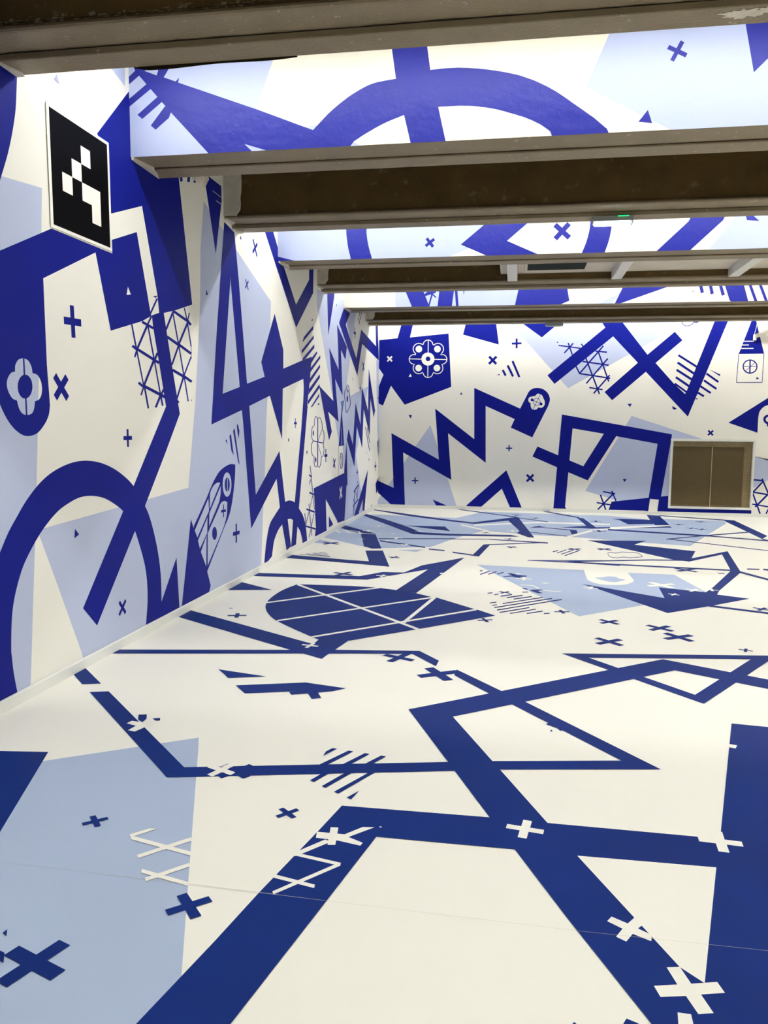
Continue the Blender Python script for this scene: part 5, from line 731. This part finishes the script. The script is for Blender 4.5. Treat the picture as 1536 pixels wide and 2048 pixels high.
w P 1.46,3.17 1.447,3.139 1.398,3.16 1.376,3.111 1.345,3.125 1.367,3.174 1.318,3.195 1.331,3.226 1.38,3.205 1.402,3.254 1.433,3.24 1.411,3.191
n P 1.393,3.126 1.42,3.102 1.444,3.133 1.406,3.161
n P 1.416,3.208 1.432,3.229 1.476,3.243 1.488,3.264 1.51,3.25 1.534,3.143 1.512,3.116 1.48,3.14 1.457,3.168
n P 1.38,3.219 1.397,3.247 1.395,3.251 1.377,3.224
w P 0.715,3.616 0.724,3.654 0.789,3.643 0.798,3.702 0.853,3.679 0.835,3.672 0.826,3.575 0.807,3.522 0.766,3.532 0.777,3.595
n P 0.717,3.742 0.757,3.755 0.785,3.694 0.786,3.648 0.748,3.674
n P 0.812,3.705 0.848,3.72 0.863,3.685 0.843,3.677
n P 1.792,3.413 1.793,3.464 1.813,3.506 1.838,3.504
n P 1.798,3.316 1.894,3.493 1.919,3.488 1.835,3.323
n P 1.898,3.335 1.975,3.478 1.999,3.473 1.937,3.349
n P 1.997,3.361 2.054,3.466 2.078,3.46 2.034,3.372
n P 1.833,3.233 1.866,3.243 1.819,3.142 1.799,3.154
n P 1.93,3.255 1.962,3.264 1.881,3.097 1.861,3.109
n P 2.033,3.28 2.06,3.285 1.945,3.054 1.924,3.068
n P 2.025,3.097 2.008,3.013 1.987,3.027
n P 0.835,4.568 1.171,4.488 0.954,4.417 0.902,4.487
n P 1.048,4.294 1.435,4.424 1.691,4.366 1.628,4.302 1.55,4.264 1.592,4.178 1.543,4.151 1.498,4.238 1.412,4.196 1.386,4.243 1.423,4.262 1.148,4.169
n P 1.81,2.9 1.827,2.885 1.803,2.857 1.83,2.832 1.816,2.816 1.788,2.84 1.763,2.812 1.747,2.827 1.771,2.855 1.743,2.88 1.758,2.896 1.786,2.872
n P 2.096,4.091 3.625,5.349 4.436,4.878 4.373,4.695 3.657,5.11 2.817,4.418 2.339,4.029 2.79,2.962 2.708,2.857 2.569,2.967
n P 2.973,5.358 4.702,5.638 4.666,5.533 4.209,5.469 3.141,5.29
n P 2.973,5.358 3.141,5.29 3.68,4.64 3.696,4.492
n P 3.68,4.64 4.209,5.469 4.414,5.605 3.696,4.492
n P 1.983,2.955 2.569,2.967 2.79,2.962 2.789,2.963 3.428,2.96 3.433,3.017 3.769,4.205 4.187,4.163 3.417,1.701 3.146,1.653 3.012,1.956 2.83,2.361 2.666,2.746 2.161,2.742 2.033,2.116 1.961,1.767 1.896,1.364 1.641,1.319 1.727,1.725 1.801,2.074 1.849,2.325 1.939,2.741
w P 2.885,2.742 3.355,2.752 3.181,2.136 3.127,2.192
w P 2.775,2.906 2.77,2.873 2.717,2.881 2.709,2.829 2.676,2.834 2.684,2.886 2.632,2.894 2.637,2.927 2.69,2.919 2.698,2.971 2.731,2.966 2.723,2.914
w P 3.49,2.952 3.487,2.915 3.43,2.92 3.426,2.862 3.389,2.865 3.393,2.922 3.336,2.926 3.338,2.963 3.396,2.959 3.4,3.016 3.437,3.014 3.432,2.956
w P 2.964,2.398 3.009,2.371 3.038,2.412 3.066,2.387 3.037,2.351 3.073,2.326 3.066,2.296 3.017,2.322 2.993,2.281 2.966,2.299 2.99,2.342 2.948,2.372
w P 3.042,2.1 3.106,2.117 3.09,2.184 3.127,2.193 3.144,2.127 3.216,2.147 3.226,2.106 3.161,2.088 3.178,2.022 3.138,2.011 3.12,2.075 3.052,2.059
n P 3.049,2.367 3.062,2.335 3.037,2.353
n P 3.137,2.174 3.154,2.13 3.148,2.13
w P 3.086,2.008 3.119,2.007 3.116,1.929 3.1,1.82 3.059,1.821
n P 2.944,1.947 2.952,1.962 2.98,1.95 2.979,1.905 2.93,1.913
n P 2.812,1.916 2.819,1.926 2.825,1.919
w P 3.686,3.914 3.719,3.904 3.702,3.863 3.674,3.872
w P 1.937,2.736 2.042,2.736 2.098,2.802 2.142,2.808 2.06,2.72 2.12,2.689 2.115,2.668 2.028,2.688 1.943,2.693
w P 1.979,2.778 2.008,2.781 2.025,2.657 1.997,2.652
w P 1.905,2.593 1.979,2.686 2.006,2.677 1.925,2.58 1.907,2.558 1.896,2.558
w P 1.906,2.56 2.073,2.525 2.071,2.544 1.902,2.58
w P 2.063,2.543 1.889,2.337 1.898,2.322 2.072,2.525
w P 1.87,2.414 2.018,2.38 2.016,2.399 1.867,2.434
w P 2.16,2.81 2.169,2.812 2.168,2.819 2.159,2.817
w P 1.281,2.559 1.54,2.494 1.533,2.518 1.272,2.584
w P 1.368,2.444 1.504,2.59 1.491,2.612 1.354,2.464
w P 1.42,2.362 1.606,2.317 1.601,2.338 1.413,2.384
w P 1.46,2.317 1.567,2.428 1.555,2.448 1.447,2.335
w P 1.26,2.59 1.313,2.645 1.342,2.648 1.282,2.579 1.285,2.561
n P 1.113,2.698 1.127,2.682 1.101,2.658 1.124,2.631 1.107,2.616 1.084,2.643 1.057,2.619 1.042,2.636 1.069,2.66 1.045,2.687 1.062,2.702 1.086,2.675
n P 1.696,2.275 1.719,2.25 1.678,2.214 1.714,2.174 1.688,2.151 1.653,2.192 1.613,2.156 1.59,2.182 1.63,2.217 1.595,2.257 1.62,2.28 1.656,2.24
n P 1.35,1.99 1.395,1.973 1.368,1.901 1.441,1.874 1.424,1.828 1.351,1.855 1.325,1.783 1.279,1.8 1.306,1.872 1.234,1.899 1.251,1.945 1.323,1.918
n P 1.167,1.989 1.17,2.007 1.188,1.977
n P 1.166,1.934 1.21,1.916 1.23,1.909 1.254,1.87 1.239,1.875
s P 0.718,2.338 0.921,2.34 0.92,2.341 0.717,2.339
s P 0.921,2.34 1.849,2.323 1.848,2.325 0.92,2.341
s P 1.849,2.323 2.073,2.318 2.073,2.319 1.848,2.325
s P 2.073,2.318 2.856,2.306 2.856,2.307 2.073,2.319
s P 2.856,2.306 3.616,2.314 3.616,2.315 2.856,2.307
""",
}

def decorate(bm, key, to3, normal, order, first=2.0e-4, step=1.0e-5):
    """lay the printed vinyl shapes of one surface on its base, topmost last"""
    idx = {c: i for i, c in enumerate(order)}
    n = 0
    for ln in ART[key].strip().split('\n'):
        c, k, rest = ln.split(' ', 2)
        off = first + step * n
        n += 1
        def mk(s):
            return [bm.verts.new(to3(*map(float, w.split(','))) + normal * off) for w in s.split()]
        if k == 'P':
            vs = mk(rest)
            es = [bm.edges.new((vs[i], vs[(i + 1) % len(vs)])) for i in range(len(vs))]
            r = bmesh.ops.triangle_fill(bm, use_beauty=False, use_dissolve=False, edges=es)
            fs = [g for g in r['geom'] if isinstance(g, bmesh.types.BMFace)]
        else:
            a, b = rest.split(' | ')
            A, B = mk(a), mk(b)
            fs = [bm.faces.new((A[i], A[i + 1], B[i + 1], B[i])) for i in range(len(A) - 1)]
        for f in fs:
            f.material_index = idx[c]
            f.normal_update()
            if f.normal.dot(normal) < 0: f.normal_flip()

def quad(bm, pts, mi=0):
    f = bm.faces.new([bm.verts.new(p) for p in pts]); f.material_index = mi
    return f

# ------------------------------------------------------------------ floor
ORD = ['W', 'f', 'n', 'w', 's']
bm = bmesh.new()
quad(bm, [(0, NEAR, 0), (WIDE, NEAR, 0), (WIDE, DEPTH, 0), (0, DEPTH, 0)])
box(bm, -0.2, WIDE + 0.2, NEAR - 0.2, DEPTH + 0.8, -0.2, -0.002)
decorate(bm, 'floor', lambda u, v: Vector((u, v, 0)), Vector((0, 0, 1)), ORD)
structure(link('floor', bm, [M['W'], M['f'], M['n'], M['W'], M['s']]))

# ------------------------------------------------------------------ left wall
WORD = ['w', 'l', 'b', 'm', 'v']
bm = bmesh.new()
quad(bm, [(0, NEAR, 0), (0, DEPTH, 0), (0, DEPTH, CEIL), (0, NEAR, CEIL)])
box(bm, -0.2, -0.002, NEAR, DEPTH, 0, CEIL)
decorate(bm, 'left', lambda u, v: Vector((0, u, v)), Vector((1, 0, 0)), WORD)
structure(link('wall_left', bm, [M[c] for c in WORD]))

# ------------------------------------------------------------------ back wall, with the opening of the vent
VX0, VX1, VZ0, VZ1 = 5.412, 6.775, 0.160, 1.342
bm = bmesh.new()
for a, b, c, d in ((0, VX0, 0, CEIL), (VX1, WIDE, 0, CEIL), (VX0, VX1, 0, VZ0), (VX0, VX1, VZ1, CEIL)):
    quad(bm, [(a, DEPTH, c), (b, DEPTH, c), (b, DEPTH, d), (a, DEPTH, d)])
    box(bm, a, b, DEPTH + 0.002, DEPTH + 0.1, c, d)
decorate(bm, 'back', lambda u, v: Vector((u, DEPTH, v)), Vector((0, -1, 0)), WORD)
structure(link('wall_back', bm, [M[c] for c in WORD]))

bm = bmesh.new(); box(bm, WIDE, WIDE + 0.2, NEAR, DEPTH, 0, CEIL)
structure(link('wall_right', bm, M['w']))
bm = bmesh.new(); box(bm, 0, WIDE, NEAR - 0.2, NEAR, 0, CEIL)
structure(link('wall_near', bm, M['w']))

# ------------------------------------------------------------------ ceiling: coloured by light, pale for bounce in the lit bays, brown in the dark ones
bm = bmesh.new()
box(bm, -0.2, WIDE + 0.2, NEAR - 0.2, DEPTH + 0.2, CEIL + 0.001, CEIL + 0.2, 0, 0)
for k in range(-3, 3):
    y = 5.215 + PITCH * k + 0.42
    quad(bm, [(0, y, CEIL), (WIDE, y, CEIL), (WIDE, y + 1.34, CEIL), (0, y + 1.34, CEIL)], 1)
structure(link('ceiling', bm, [CEIL_WHITE, CEIL_DARK]))

# ------------------------------------------------------------------ baseboards
bm = bmesh.new()
prof = [(0.0, 0.0), (0.013, 0.0), (0.013, 0.060), (0.009, 0.067), (0.0, 0.068)]
ring = []
for y in (NEAR, DEPTH):
    ring.append([bm.verts.new((0.004 + a, y, b)) for a, b in prof])
for j in range(5):
    bm.faces.new((ring[0][j], ring[0][(j + 1) % 5], ring[1][(j + 1) % 5], ring[1][j]))
bm.faces.new(ring[0]); bm.faces.new(ring[1][::-1])
bmesh.ops.recalc_face_normals(bm, faces=bm.faces[:])
structure(link('baseboard_left', bm, TRIM_WHITE))
bm = bmesh.new()
box(bm, 0.018, 4.98, DEPTH - 0.018, DEPTH - 0.004, 0.0, 0.062, 0.003)
box(bm, 1.52, 1.72, DEPTH - 0.030, DEPTH - 0.004, 0.0, 0.066, 0.003)
box(bm, 4.42, 4.50, DEPTH - 0.030, DEPTH - 0.004, 0.0, 0.058, 0.003)
box(bm, 4.98, WIDE, DEPTH - 0.035, DEPTH - 0.004, 0.0, 0.055, 0.006)
structure(link('baseboard_back', bm, TRIM_WHITE))

# ------------------------------------------------------------------ ceiling beams
def jag(bm, x0, x1, y, z, h, seed, n=160):
    """ragged dark paint line that runs along a joint"""
    rnd = random.Random(seed)
    lo = []; hi = []
    for i in range(n + 1):
        x = x0 + (x1 - x0) * i / n
        w = h * rnd.uniform(0.35, 1.0)
        lo.append(bm.verts.new((x, y - w, z))); hi.append(bm.verts.new((x, y + w * 0.4, z)))
    for i in range(n): bm.faces.new((lo[i], lo[i + 1], hi[i + 1], hi[i]))

def patch(bm, y, seed, right, z0, z1):
    """plaster smeared over the end of a web, with an uneven edge"""
    rnd = random.Random(seed)
    pts = [(0.0, z0)]
    n = 14
    for i in range(n + 1):
        t = i / n
        e = right * (0.86 + 0.14 * math.sin(t * 2.6)) * (0.80 if i == 0 else 1) + rnd.uniform(-0.006, 0.006)
        pts.append((e, z0 + (z1 - z0) * t))
    pts.append((0.0, z1))
    a = [bm.verts.new((x, y, z)) for x, z in pts]
    b = [bm.verts.new((x, y + 0.02, z)) for x, z in pts]
    bm.faces.new(a); bm.faces.new(b[::-1])
    for i in range(len(pts)):
        j = (i + 1) % len(pts)
        bm.faces.new((a[i], b[i], b[j], a[j]))
    bmesh.ops.recalc_face_normals(bm, faces=bm.faces[:])

def plain_beam(F, label, seed, right=0.16):
    t = thing('ceiling_beam', label, 'beam', (0, F, SOFFIT), 'brown steel ceiling beams')
    def loc(o): o.location = (0, -F, -SOFFIT); return o
    bm = bmesh.new(); box(bm, 0.002, WIDE, F + 0.015, F + 0.345, SOFFIT + 0.05, CEIL - 0.002)
    loc(link('web', bm, BROWN_WEB, t))
    bm = bmesh.new()
    z = SOFFIT + 0.034
    prof = [(F + 0.2, z + 0.03), (F + 0.2, z), (F + 0.02, z), (F + 0.006, z + 0.004), (F, z + 0.014), (F + 0.004, z + 0.026), (F + 0.016, z + 0.034)]
    extrude_profile(bm, prof, 0.004, WIDE, 40, 0.0009, seed)
    loc(link('lower_flange', bm, BROWN_FLANGE, t, smooth=False))
    bm = bmesh.new()
    prof = [(F + 0.2, SOFFIT + 0.036), (F + 0.2, SOFFIT + 0.004), (F + 0.204, SOFFIT), (F + 0.36, SOFFIT), (F + 0.365, SOFFIT + 0.005), (F + 0.365, SOFFIT + 0.06), (F + 0.25, SOFFIT + 0.06)]
    extrude_profile(bm, prof, 0.004, WIDE, 40, 0.0007, seed + 9)
    loc(link('cover_plate', bm, BROWN_FLANGE, t))
    bm = bmesh.new(); jag(bm, 0.01, WIDE, F + 0.198, z - 0.0025, 0.012, seed + 3)
    jag(bm, 0.01, WIDE, F + 0.0, z + 0.0365, 0.006, seed + 4)
    loc(link('paint_joint', bm, JOINT, t))
    bm = bmesh.new(); patch(bm, F - 0.008, seed + 5, right, SOFFIT + 0.062, CEIL - 0.01)
    loc(link('plaster_patch', bm, PLASTER, t))
    bm = bmesh.new()
    for q in ([(0.006, F + 0.0), (0.03, F + 0.0), (0.055, F + 0.13), (0.02, F + 0.2), (0.006, F + 0.2)],):
        a = [bm.verts.new((x, y, z - 0.004)) for x, y in q]; b = [bm.verts.new((x, y, z + 0.012)) for x, y in q]
        bm.faces.new(a); bm.faces.new(b[::-1])
        for i in range(len(q)): bm.faces.new((a[i], b[i], b[(i + 1) % len(q)], a[(i + 1) % len(q)]))
    q = [(0.006, F + 0.2), (0.02, F + 0.2), (0.06, F + 0.33), (0.05, F + 0.367), (0.006, F + 0.367)]
    a = [bm.verts.new((x, y, SOFFIT - 0.006)) for x, y in q]; b = [bm.verts.new((x, y, SOFFIT + 0.012)) for x, y in q]
    bm.faces.new(a); bm.faces.new(b[::-1])
    for i in range(len(q)): bm.faces.new((a[i], b[i], b[(i + 1) % len(q)], a[(i + 1) % len(q)]))
    bmesh.ops.recalc_face_normals(bm, faces=bm.faces[:])
    loc(link('end_mortar', bm, PLASTER, t))
    return t

def panel_beam(F, label, seed, key):
    t = thing('ceiling_beam', label, 'beam', (0, F, SOFFIT), 'ceiling beams faced with printed panels')
    def loc(o): o.location = (0, -F, -SOFFIT); return o
    bm = bmesh.new(); box(bm, 0.002, WIDE, F + 0.02, F + 0.40, SOFFIT + 0.05, CEIL - 0.002)
    loc(link('web', bm, BROWN_WEB, t))
    bm = bmesh.new()
    prof = [(F + 0.24, SOFFIT + 0.04), (F + 0.24, SOFFIT + 0.002), (F + 0.22, SOFFIT), (F + 0.02, SOFFIT), (F + 0.004, SOFFIT + 0.002), (F + 0.002, SOFFIT + 0.010), (F + 0.016, SOFFIT + 0.04)]
    extrude_profile(bm, prof, 0.004, WIDE, 40, 0.0008, seed)
    loc(link('lower_flange', bm, BROWN_FLANGE, t))
    bm = bmesh.new()
    prof = [(F + 0.24, SOFFIT + 0.03), (F + 0.24, SOFFIT - 0.010), (F + 0.245, SOFFIT - 0.014), (F + 0.415, SOFFIT - 0.014), (F + 0.42, SOFFIT - 0.009), (F + 0.42, SOFFIT + 0.05), (F + 0.3, SOFFIT + 0.05)]
    extrude_profile(bm, prof, 0.004, WIDE, 40, 0.0007, seed + 9)
    loc(link('cover_plate', bm, BROWN_FLANGE, t))
    bm = bmesh.new(); jag(bm, 0.01, WIDE, F + 0.238, SOFFIT - 0.0022, 0.006, seed + 3)
    loc(link('paint_joint', bm, JOINT, t))
    bm = bmesh.new()
    box(bm, 0.001, WIDE, F + 0.0005, F + 0.015, SOFFIT + 0.003, CEIL - 0.004)
    quad(bm, [(0, F, SOFFIT + 0.001), (WIDE, F, SOFFIT + 0.001), (WIDE, F, CEIL - 0.003), (0, F, CEIL - 0.003)])
    if key: decorate(bm, key, lambda u, v: Vector((u, F, v)), Vector((0, -1, 0)), WORD)
    loc(link('printed_panel', bm, [PANEL[c] for c in WORD], t))
    bm = bmesh.new()
    q = [(0.006, F + 0.0), (0.02, F + 0.0), (0.06, F + 0.2), (0.05, F + 0.3), (0.006, F + 0.42)]
    a = [bm.verts.new((x, y, SOFFIT - 0.018)) for x, y in q]; b = [bm.verts.new((x, y, SOFFIT + 0.012)) for x, y in q]
    bm.faces.new(a); bm.faces.new(b[::-1])
    for i in range(len(q)): bm.faces.new((a[i], b[i], b[(i + 1) % len(q)], a[(i + 1) % len(q)]))
    bmesh.ops.recalc_face_normals(bm, faces=bm.faces[:])
    loc(link('end_mortar', bm, PLASTER, t))
    return t

b0 = plain_beam(3.600, 'stained brown beam nearest the camera, crossing the very top of the picture', 11)
plain_beam(6.950, 'dark brown beam with a grey plaster patch, carrying the lit emergency light', 12, 0.165)
plain_beam(10.300, 'dark brown beam that the white ceiling joists rest against', 13, 0.16)
plain_beam(13.650, 'farthest brown beam, just in front of the back wall', 14, 0.17)
plain_beam(0.250, 'unseen brown beam overhead behind the photographer, added for its shade', 15)  # unseen beam, added along with the panel one to hold back tube light
panel_beam(5.215, 'beam faced with a wide panel printed with a big blue ring arch', 21, 'f1')
panel_beam(8.565, 'beam faced with a panel printed with a blue arrow and two blue ring arms', 22, 'f3')
panel_beam(11.915, 'narrow-looking far beam faced with a panel of blue bars and stripes', 23, 'f5')
panel_beam(1.865, 'unseen panel-faced beam overhead behind the photographer, added for its shade', 24, None)  # unseen beam, added to keep tube light off the nearest brown web

# pale filler smear on the nearest beam
def smear(cx, cy, z, sx, sy, seed, parent, name='filler_smear'):
    rnd = random.Random(seed)
    bm = bmesh.new()
    c = bm.verts.new((cx, cy, z))
    rim = []
    for i in range(36):
        a = 2 * math.pi * i / 36
        r = rnd.uniform(0.55, 1.1)
        rim.append(bm.verts.new((cx + math.cos(a) * sx * r, cy + math.sin(a) * sy * r, z + 0.001)))
    for i in range(36): bm.faces.new((c, rim[i], rim[(i + 1) % 36]))
    o = link(name, bm, PLASTER, parent)
    o.location = (0, -parent.location.y, -parent.location.z)
    return o
rnd = random.Random(8)
bm = bmesh.new()
for k in range(190):          # flaked paint and dust along the foot of the nearest web
    x = rnd.uniform(0.02, 4.4) if k % 3 else rnd.uniform(0.02, 1.5)
    hh = rnd.uniform(0.0015, 0.005) * (2.2 if rnd.random() < 0.15 else 1)
    ww = rnd.uniform(0.004, 0.02)
    z = SOFFIT + 0.072 + abs(rnd.gauss(0, 0.012))
    bm.faces.new([bm.verts.new((x + a * ww, 3.6145, z + b * hh)) for a, b in ((-1, -0.4), (0.1, -1), (1, -0.3), (0.5, 0.9), (-0.6, 0.7))])
o = link('flaked_paint', bm, DUST, b0); o.location = (0, -3.6, -SOFFIT)
bm = bmesh.new()
top = []; bot = []
for i in range(41):
    t_ = i / 40
    x = 0.66 + 0.86 * t_
    dz = 0.012 * min(1, t_ * 12) * (1 - t_ ** 3) + 0.004 * math.sin(t_ * 9)
    top.append((x, SOFFIT + 0.004)); bot.append((x, SOFFIT - max(dz, 0.001)))
for y in (3.962, 3.970):
    a = [bm.verts.new((x, y, z)) for x, z in top]; b = [bm.verts.new((x, y, z)) for x, z in bot]
    for i in range(40): bm.faces.new((a[i], a[i + 1], b[i + 1], b[i]))
o = link('sagging_sealant', bm, JOINT, b0); o.location = (0, -3.6, -SOFFIT)
smear(3.55, 3.86, SOFFIT - 0.0035, 0.10, 0.045, 5, b0)
smear(3.66, 3.84, SOFFIT - 0.0038, 0.05, 0.03, 6, b0)

# ------------------------------------------------------------------ tube lights in every second bay
def tube_light(y, label):
    t = thing('tube_light', label, 'light', (0, y, 3.93), 'continuous ceiling tube lights')
    bm = bmesh.new(); box(bm, 0.03, WIDE - 0.1, -0.03, 0.03, 0.0, 0.045, 0.006)
    link('housing', bm, TRIM_WHITE, t)
    bm = bmesh.new()
    x = 0.045
    while x < WIDE - 0.2:
        box(bm, x, min(x + 1.46, WIDE - 0.12), -0.026, 0.026, -0.010, -0.001, 0.003)
        x += 1.5
    link('diffuser', bm, TUBE_MAT, t)
    for sx in (1.2, 4.2, 7.2, 10.2):
        bm = bmesh.new(); box(bm, sx - 0.01, sx + 0.01, -0.01, 0.01, 0.045, CEIL - 3.93 - 0.001)
        link('hanger', bm, TRIM_WHITE, t)
for y, lb in ((4.59, 'white ceiling tube light hidden above the nearest brown beam'),
              (7.95, 'white ceiling tube light above the blue arrow panel bay'),
              (11.27, 'white ceiling tube light in front of the far striped panel'),
              (14.38, 'white ceiling tube light washing the back wall'),
              (1.27, 'white ceiling tube light behind the photographer')):
    tube_light(y, lb)

# ------------------------------------------------------------------ emergency lights
def emergency(x0, x1, y0, lit, label):
    t = thing('emergency_light', label, 'light', (x0, y0, SOFFIT), 'emergency lights under the beams')
    w = x1 - x0
    bm = bmesh.new(); box(bm, 0, w, 0, 0.15, -0.044, 0.0, 0.005)
    link('housing', bm, GREY_PLASTIC, t)
    bm = bmesh.new(); box(bm, 0.015, w - 0.03, 0.012, 0.14, -0.056, -0.043, 0.004)
    link('diffuser', bm, LED_WHITE if lit else GREY_PLASTIC, t)
    bm = bmesh.new(); box(bm, w - 0.012, w, 0.02, 0.12, -0.056, -0.043, 0.003)
    link('end_cap', bm, GREY_PLASTIC, t)
    if lit:
        bm = bmesh.new(); box(bm, w - 0.13, w - 0.04, -0.006, 0.0, -0.010, -0.003, 0.001)
        link('status_light', bm, LED_GREEN, t)
emergency(3.225, 3.555, 7.135, True, 'lit white emergency light with a green indicator under a brown beam')
emergency(3.055, 3.345, 13.86, False, 'small unlit grey emergency light high in front of the back wall')

# ------------------------------------------------------------------ lowered cream ceiling with joists, in the third dark bay
bm = bmesh.new(); box(bm, 2.375, WIDE, 8.99, 10.31, 3.458, 3.54)
structure(link('ceiling', bm, CREAM))
for x, lb in ((2.462, 'short white ceiling joist beside the dark ceiling grille, leftmost of three'),
              (3.722, 'white ceiling joist right of the dark grille, middle of three'),
              (5.080, 'white ceiling joist nearest the right edge of the picture')):
    t = thing('ceiling_joist', lb, 'joist', (x, 9.0, 3.36), 'white ceiling joists')
    bm = bmesh.new(); box(bm, 0, 0.12, 0.0, 1.305, 0.0, 0.098, 0.004)
    link('beam', bm, material('joist_white', (214, 212, 206), 0.55, 0.3, 0.04, 12), t)
    bm = bmesh.new(); box(bm, -0.012, 0.132, 1.280, 1.312, -0.012, 0.0, 0.003)
    link('support_ledge', bm, BROWN_FLANGE, t)
t = thing('ceiling_grille', 'dark rectangular grille in the cream ceiling between two white joists', 'grille', (2.70, 9.50, 3.458))
bm = bmesh.new()
for a in ((-0.03, 0.71, 0, 0.03), (-0.03, 0.71, 0.58, 0.61)): box(bm, a[0], a[1], a[2], a[3], -0.012, 0.0, 0.003)
for a in ((-0.03, 0.0), (0.68, 0.71)): box(bm, a[0], a[1], 0.03, 0.58, -0.012, 0.0, 0.003)
link('frame', bm, CREAM, t)
bm = bmesh.new(); box(bm, 0.0, 0.68, 0.03, 0.58, -0.006, -0.001)
for i in range(18): box(bm, 0.005, 0.675, 0.045 + i * 0.03, 0.052 + i * 0.03, -0.010, -0.006)
link('slats', bm, DARK_GRILLE, t)

# ------------------------------------------------------------------ framed vent in the back wall
t = thing('wall_vent', 'white-framed brown mesh vent low on the back wall', 'vent', (VX0, DEPTH, VZ0))
W, H = VX1 - VX0, VZ1 - VZ0
bm = bmesh.new()
fw = 0.040
box(bm, -fw, W + fw * 0.9, -0.03, 0.0, H, H + fw, 0.003); box(bm, -fw, W + fw * 0.9, -0.03, 0.0, -fw, 0.0, 0.003)
box(bm, -fw, 0.0, -0.03, 0.0, 0.0, H, 0.003); box(bm, W, W + fw * 0.9, -0.03, 0.0, 0.0, H, 0.003)
link('frame', bm, TRIM_WHITE, t)
bm = bmesh.new()
box(bm, -0.02, W + 0.02, 0.50, 0.52, -0.02, H + 0.02)
link('back_board', bm, VENT_BACK, t)
bm = bmesh.new()
box(bm, W, W + 0.02, 0.04, 0.5, 0, H); box(bm, -0.02, 0, 0.04, 0.5, 0, H); box(bm, 0, W, 0.04, 0.5, -0.02, 0); box(bm, 0, W, 0.04, 0.5, H, H + 0.02)
box(bm, 0, W, 0.025, 0.045, H - 0.10, H); box(bm, W - 0.125, W, 0.047, 0.065, 0, H - 0.10)
link('wooden_lining', bm, VENT_WOOD, t)
bm = bmesh.new()
nx, nz = 85, 74
for i in range(1, nx): box(bm, W * i / nx - 0.0022, W * i / nx + 0.0022, 0.012, 0.016, 0.0, H)
for i in range(1, nz): box(bm, 0, W, 0.009, 0.012, H * i / nz - 0.0022, H * i / nz + 0.0022)
link('mesh_screen', bm, MESH_BROWN, t)
bm = bmesh.new(); box(bm, 0.675, 0.69, -0.004, 0.009, 0.0, H)
link('centre_bar', bm, CREAM_BAR, t)

# ------------------------------------------------------------------ square black marker sign on the left wall
t = thing('marker_sign', 'square black sign of white squares in a white border on the left wall', 'sign', (0, 4.571, 2.965))
def sq(a, b, c, d): return a, b, c, d
bm = bmesh.new(); box(bm, 0.0045, 0.0065, -0.345, 0.343, -0.337, 0.337)
link('border', bm, M['w'], t)
bm = bmesh.new(); box(bm, 0.0062, 0.0072, -0.318, 0.318, -0.318, 0.318)
cell = 0.636 / 6.0
# the marker's white cells on a 6 by 6 grid (column from the left, row from the top)
for cx, cz in ((3, 1), (2, 2), (1, 3), (3, 3), (4, 3), (4, 4)):
    y0 = -0.318 + cell * cx; z1 = 0.318 - cell * cz
    quad(bm, [(0.0076, y0, z1 - cell), (0.0076, y0 + cell, z1 - cell), (0.0076, y0 + cell, z1), (0.0076, y0, z1)], 1)
link('marker', bm, [M['k'], M['w']], t)
t.rotation_euler.x = 0.016

# ------------------------------------------------------------------ small things
bm = bmesh.new()
bmesh.ops.create_icosphere(bm, subdivisions=3, radius=1.0)
rnd = random.Random(4)
for v in bm.verts:
    k = 1 + rnd.uniform(-0.10, 0.10)
    v.co = Vector((v.co.x * 0.035 * k, v.co.y * 0.21 * k, v.co.z * 0.12 * k))
tag(link('plaster_plug', bm, PLASTER, None, (0.020, 6.33, 3.60)), 'lumpy pale plaster plug on the left wall under the first panel beam', 'plaster')

t = thing('steel_strut', 'dusty metal strut sticking out from the back wall near the right edge', 'strut', (6.70, DEPTH - 0.01, 3.165))
bm = bmesh.new()
d = Vector((0.90, -0.45, 0.36)); d.normalize()
for off, hh in ((0.0, 0.018), (0.030, 0.010), (0.052, 0.006)):
    r = bmesh.ops.create_cube(bm, size=1.0)
    for v in r['verts']:
        s = (v.co.x + 0.5) * 1.1
        v.co = d * s + Vector((0, v.co.y * 0.07, v.co.z * hh * 2 + off))
link('bar', bm, STEEL, t)
bm = bmesh.new(); box(bm, -0.03, 0.02, -0.03, 0.006, -0.05, 0.05, 0.004)
link('mounting_plate', bm, TRIM_WHITE, t)
bm = bmesh.new()
tube(bm, [(6.693, DEPTH - 0.006, 3.225), (6.700, DEPTH - 0.006, 3.27), (6.712, DEPTH - 0.010, 3.33), (6.722, DEPTH - 0.012, 3.40), (6.726, DEPTH - 0.02, 3.60), (6.726, DEPTH - 0.02, CEIL)], 0.004, 6)
tag(link('cable', bm, TRIM_WHITE, None), 'thin white cable running up the back wall from the metal strut', 'cable')
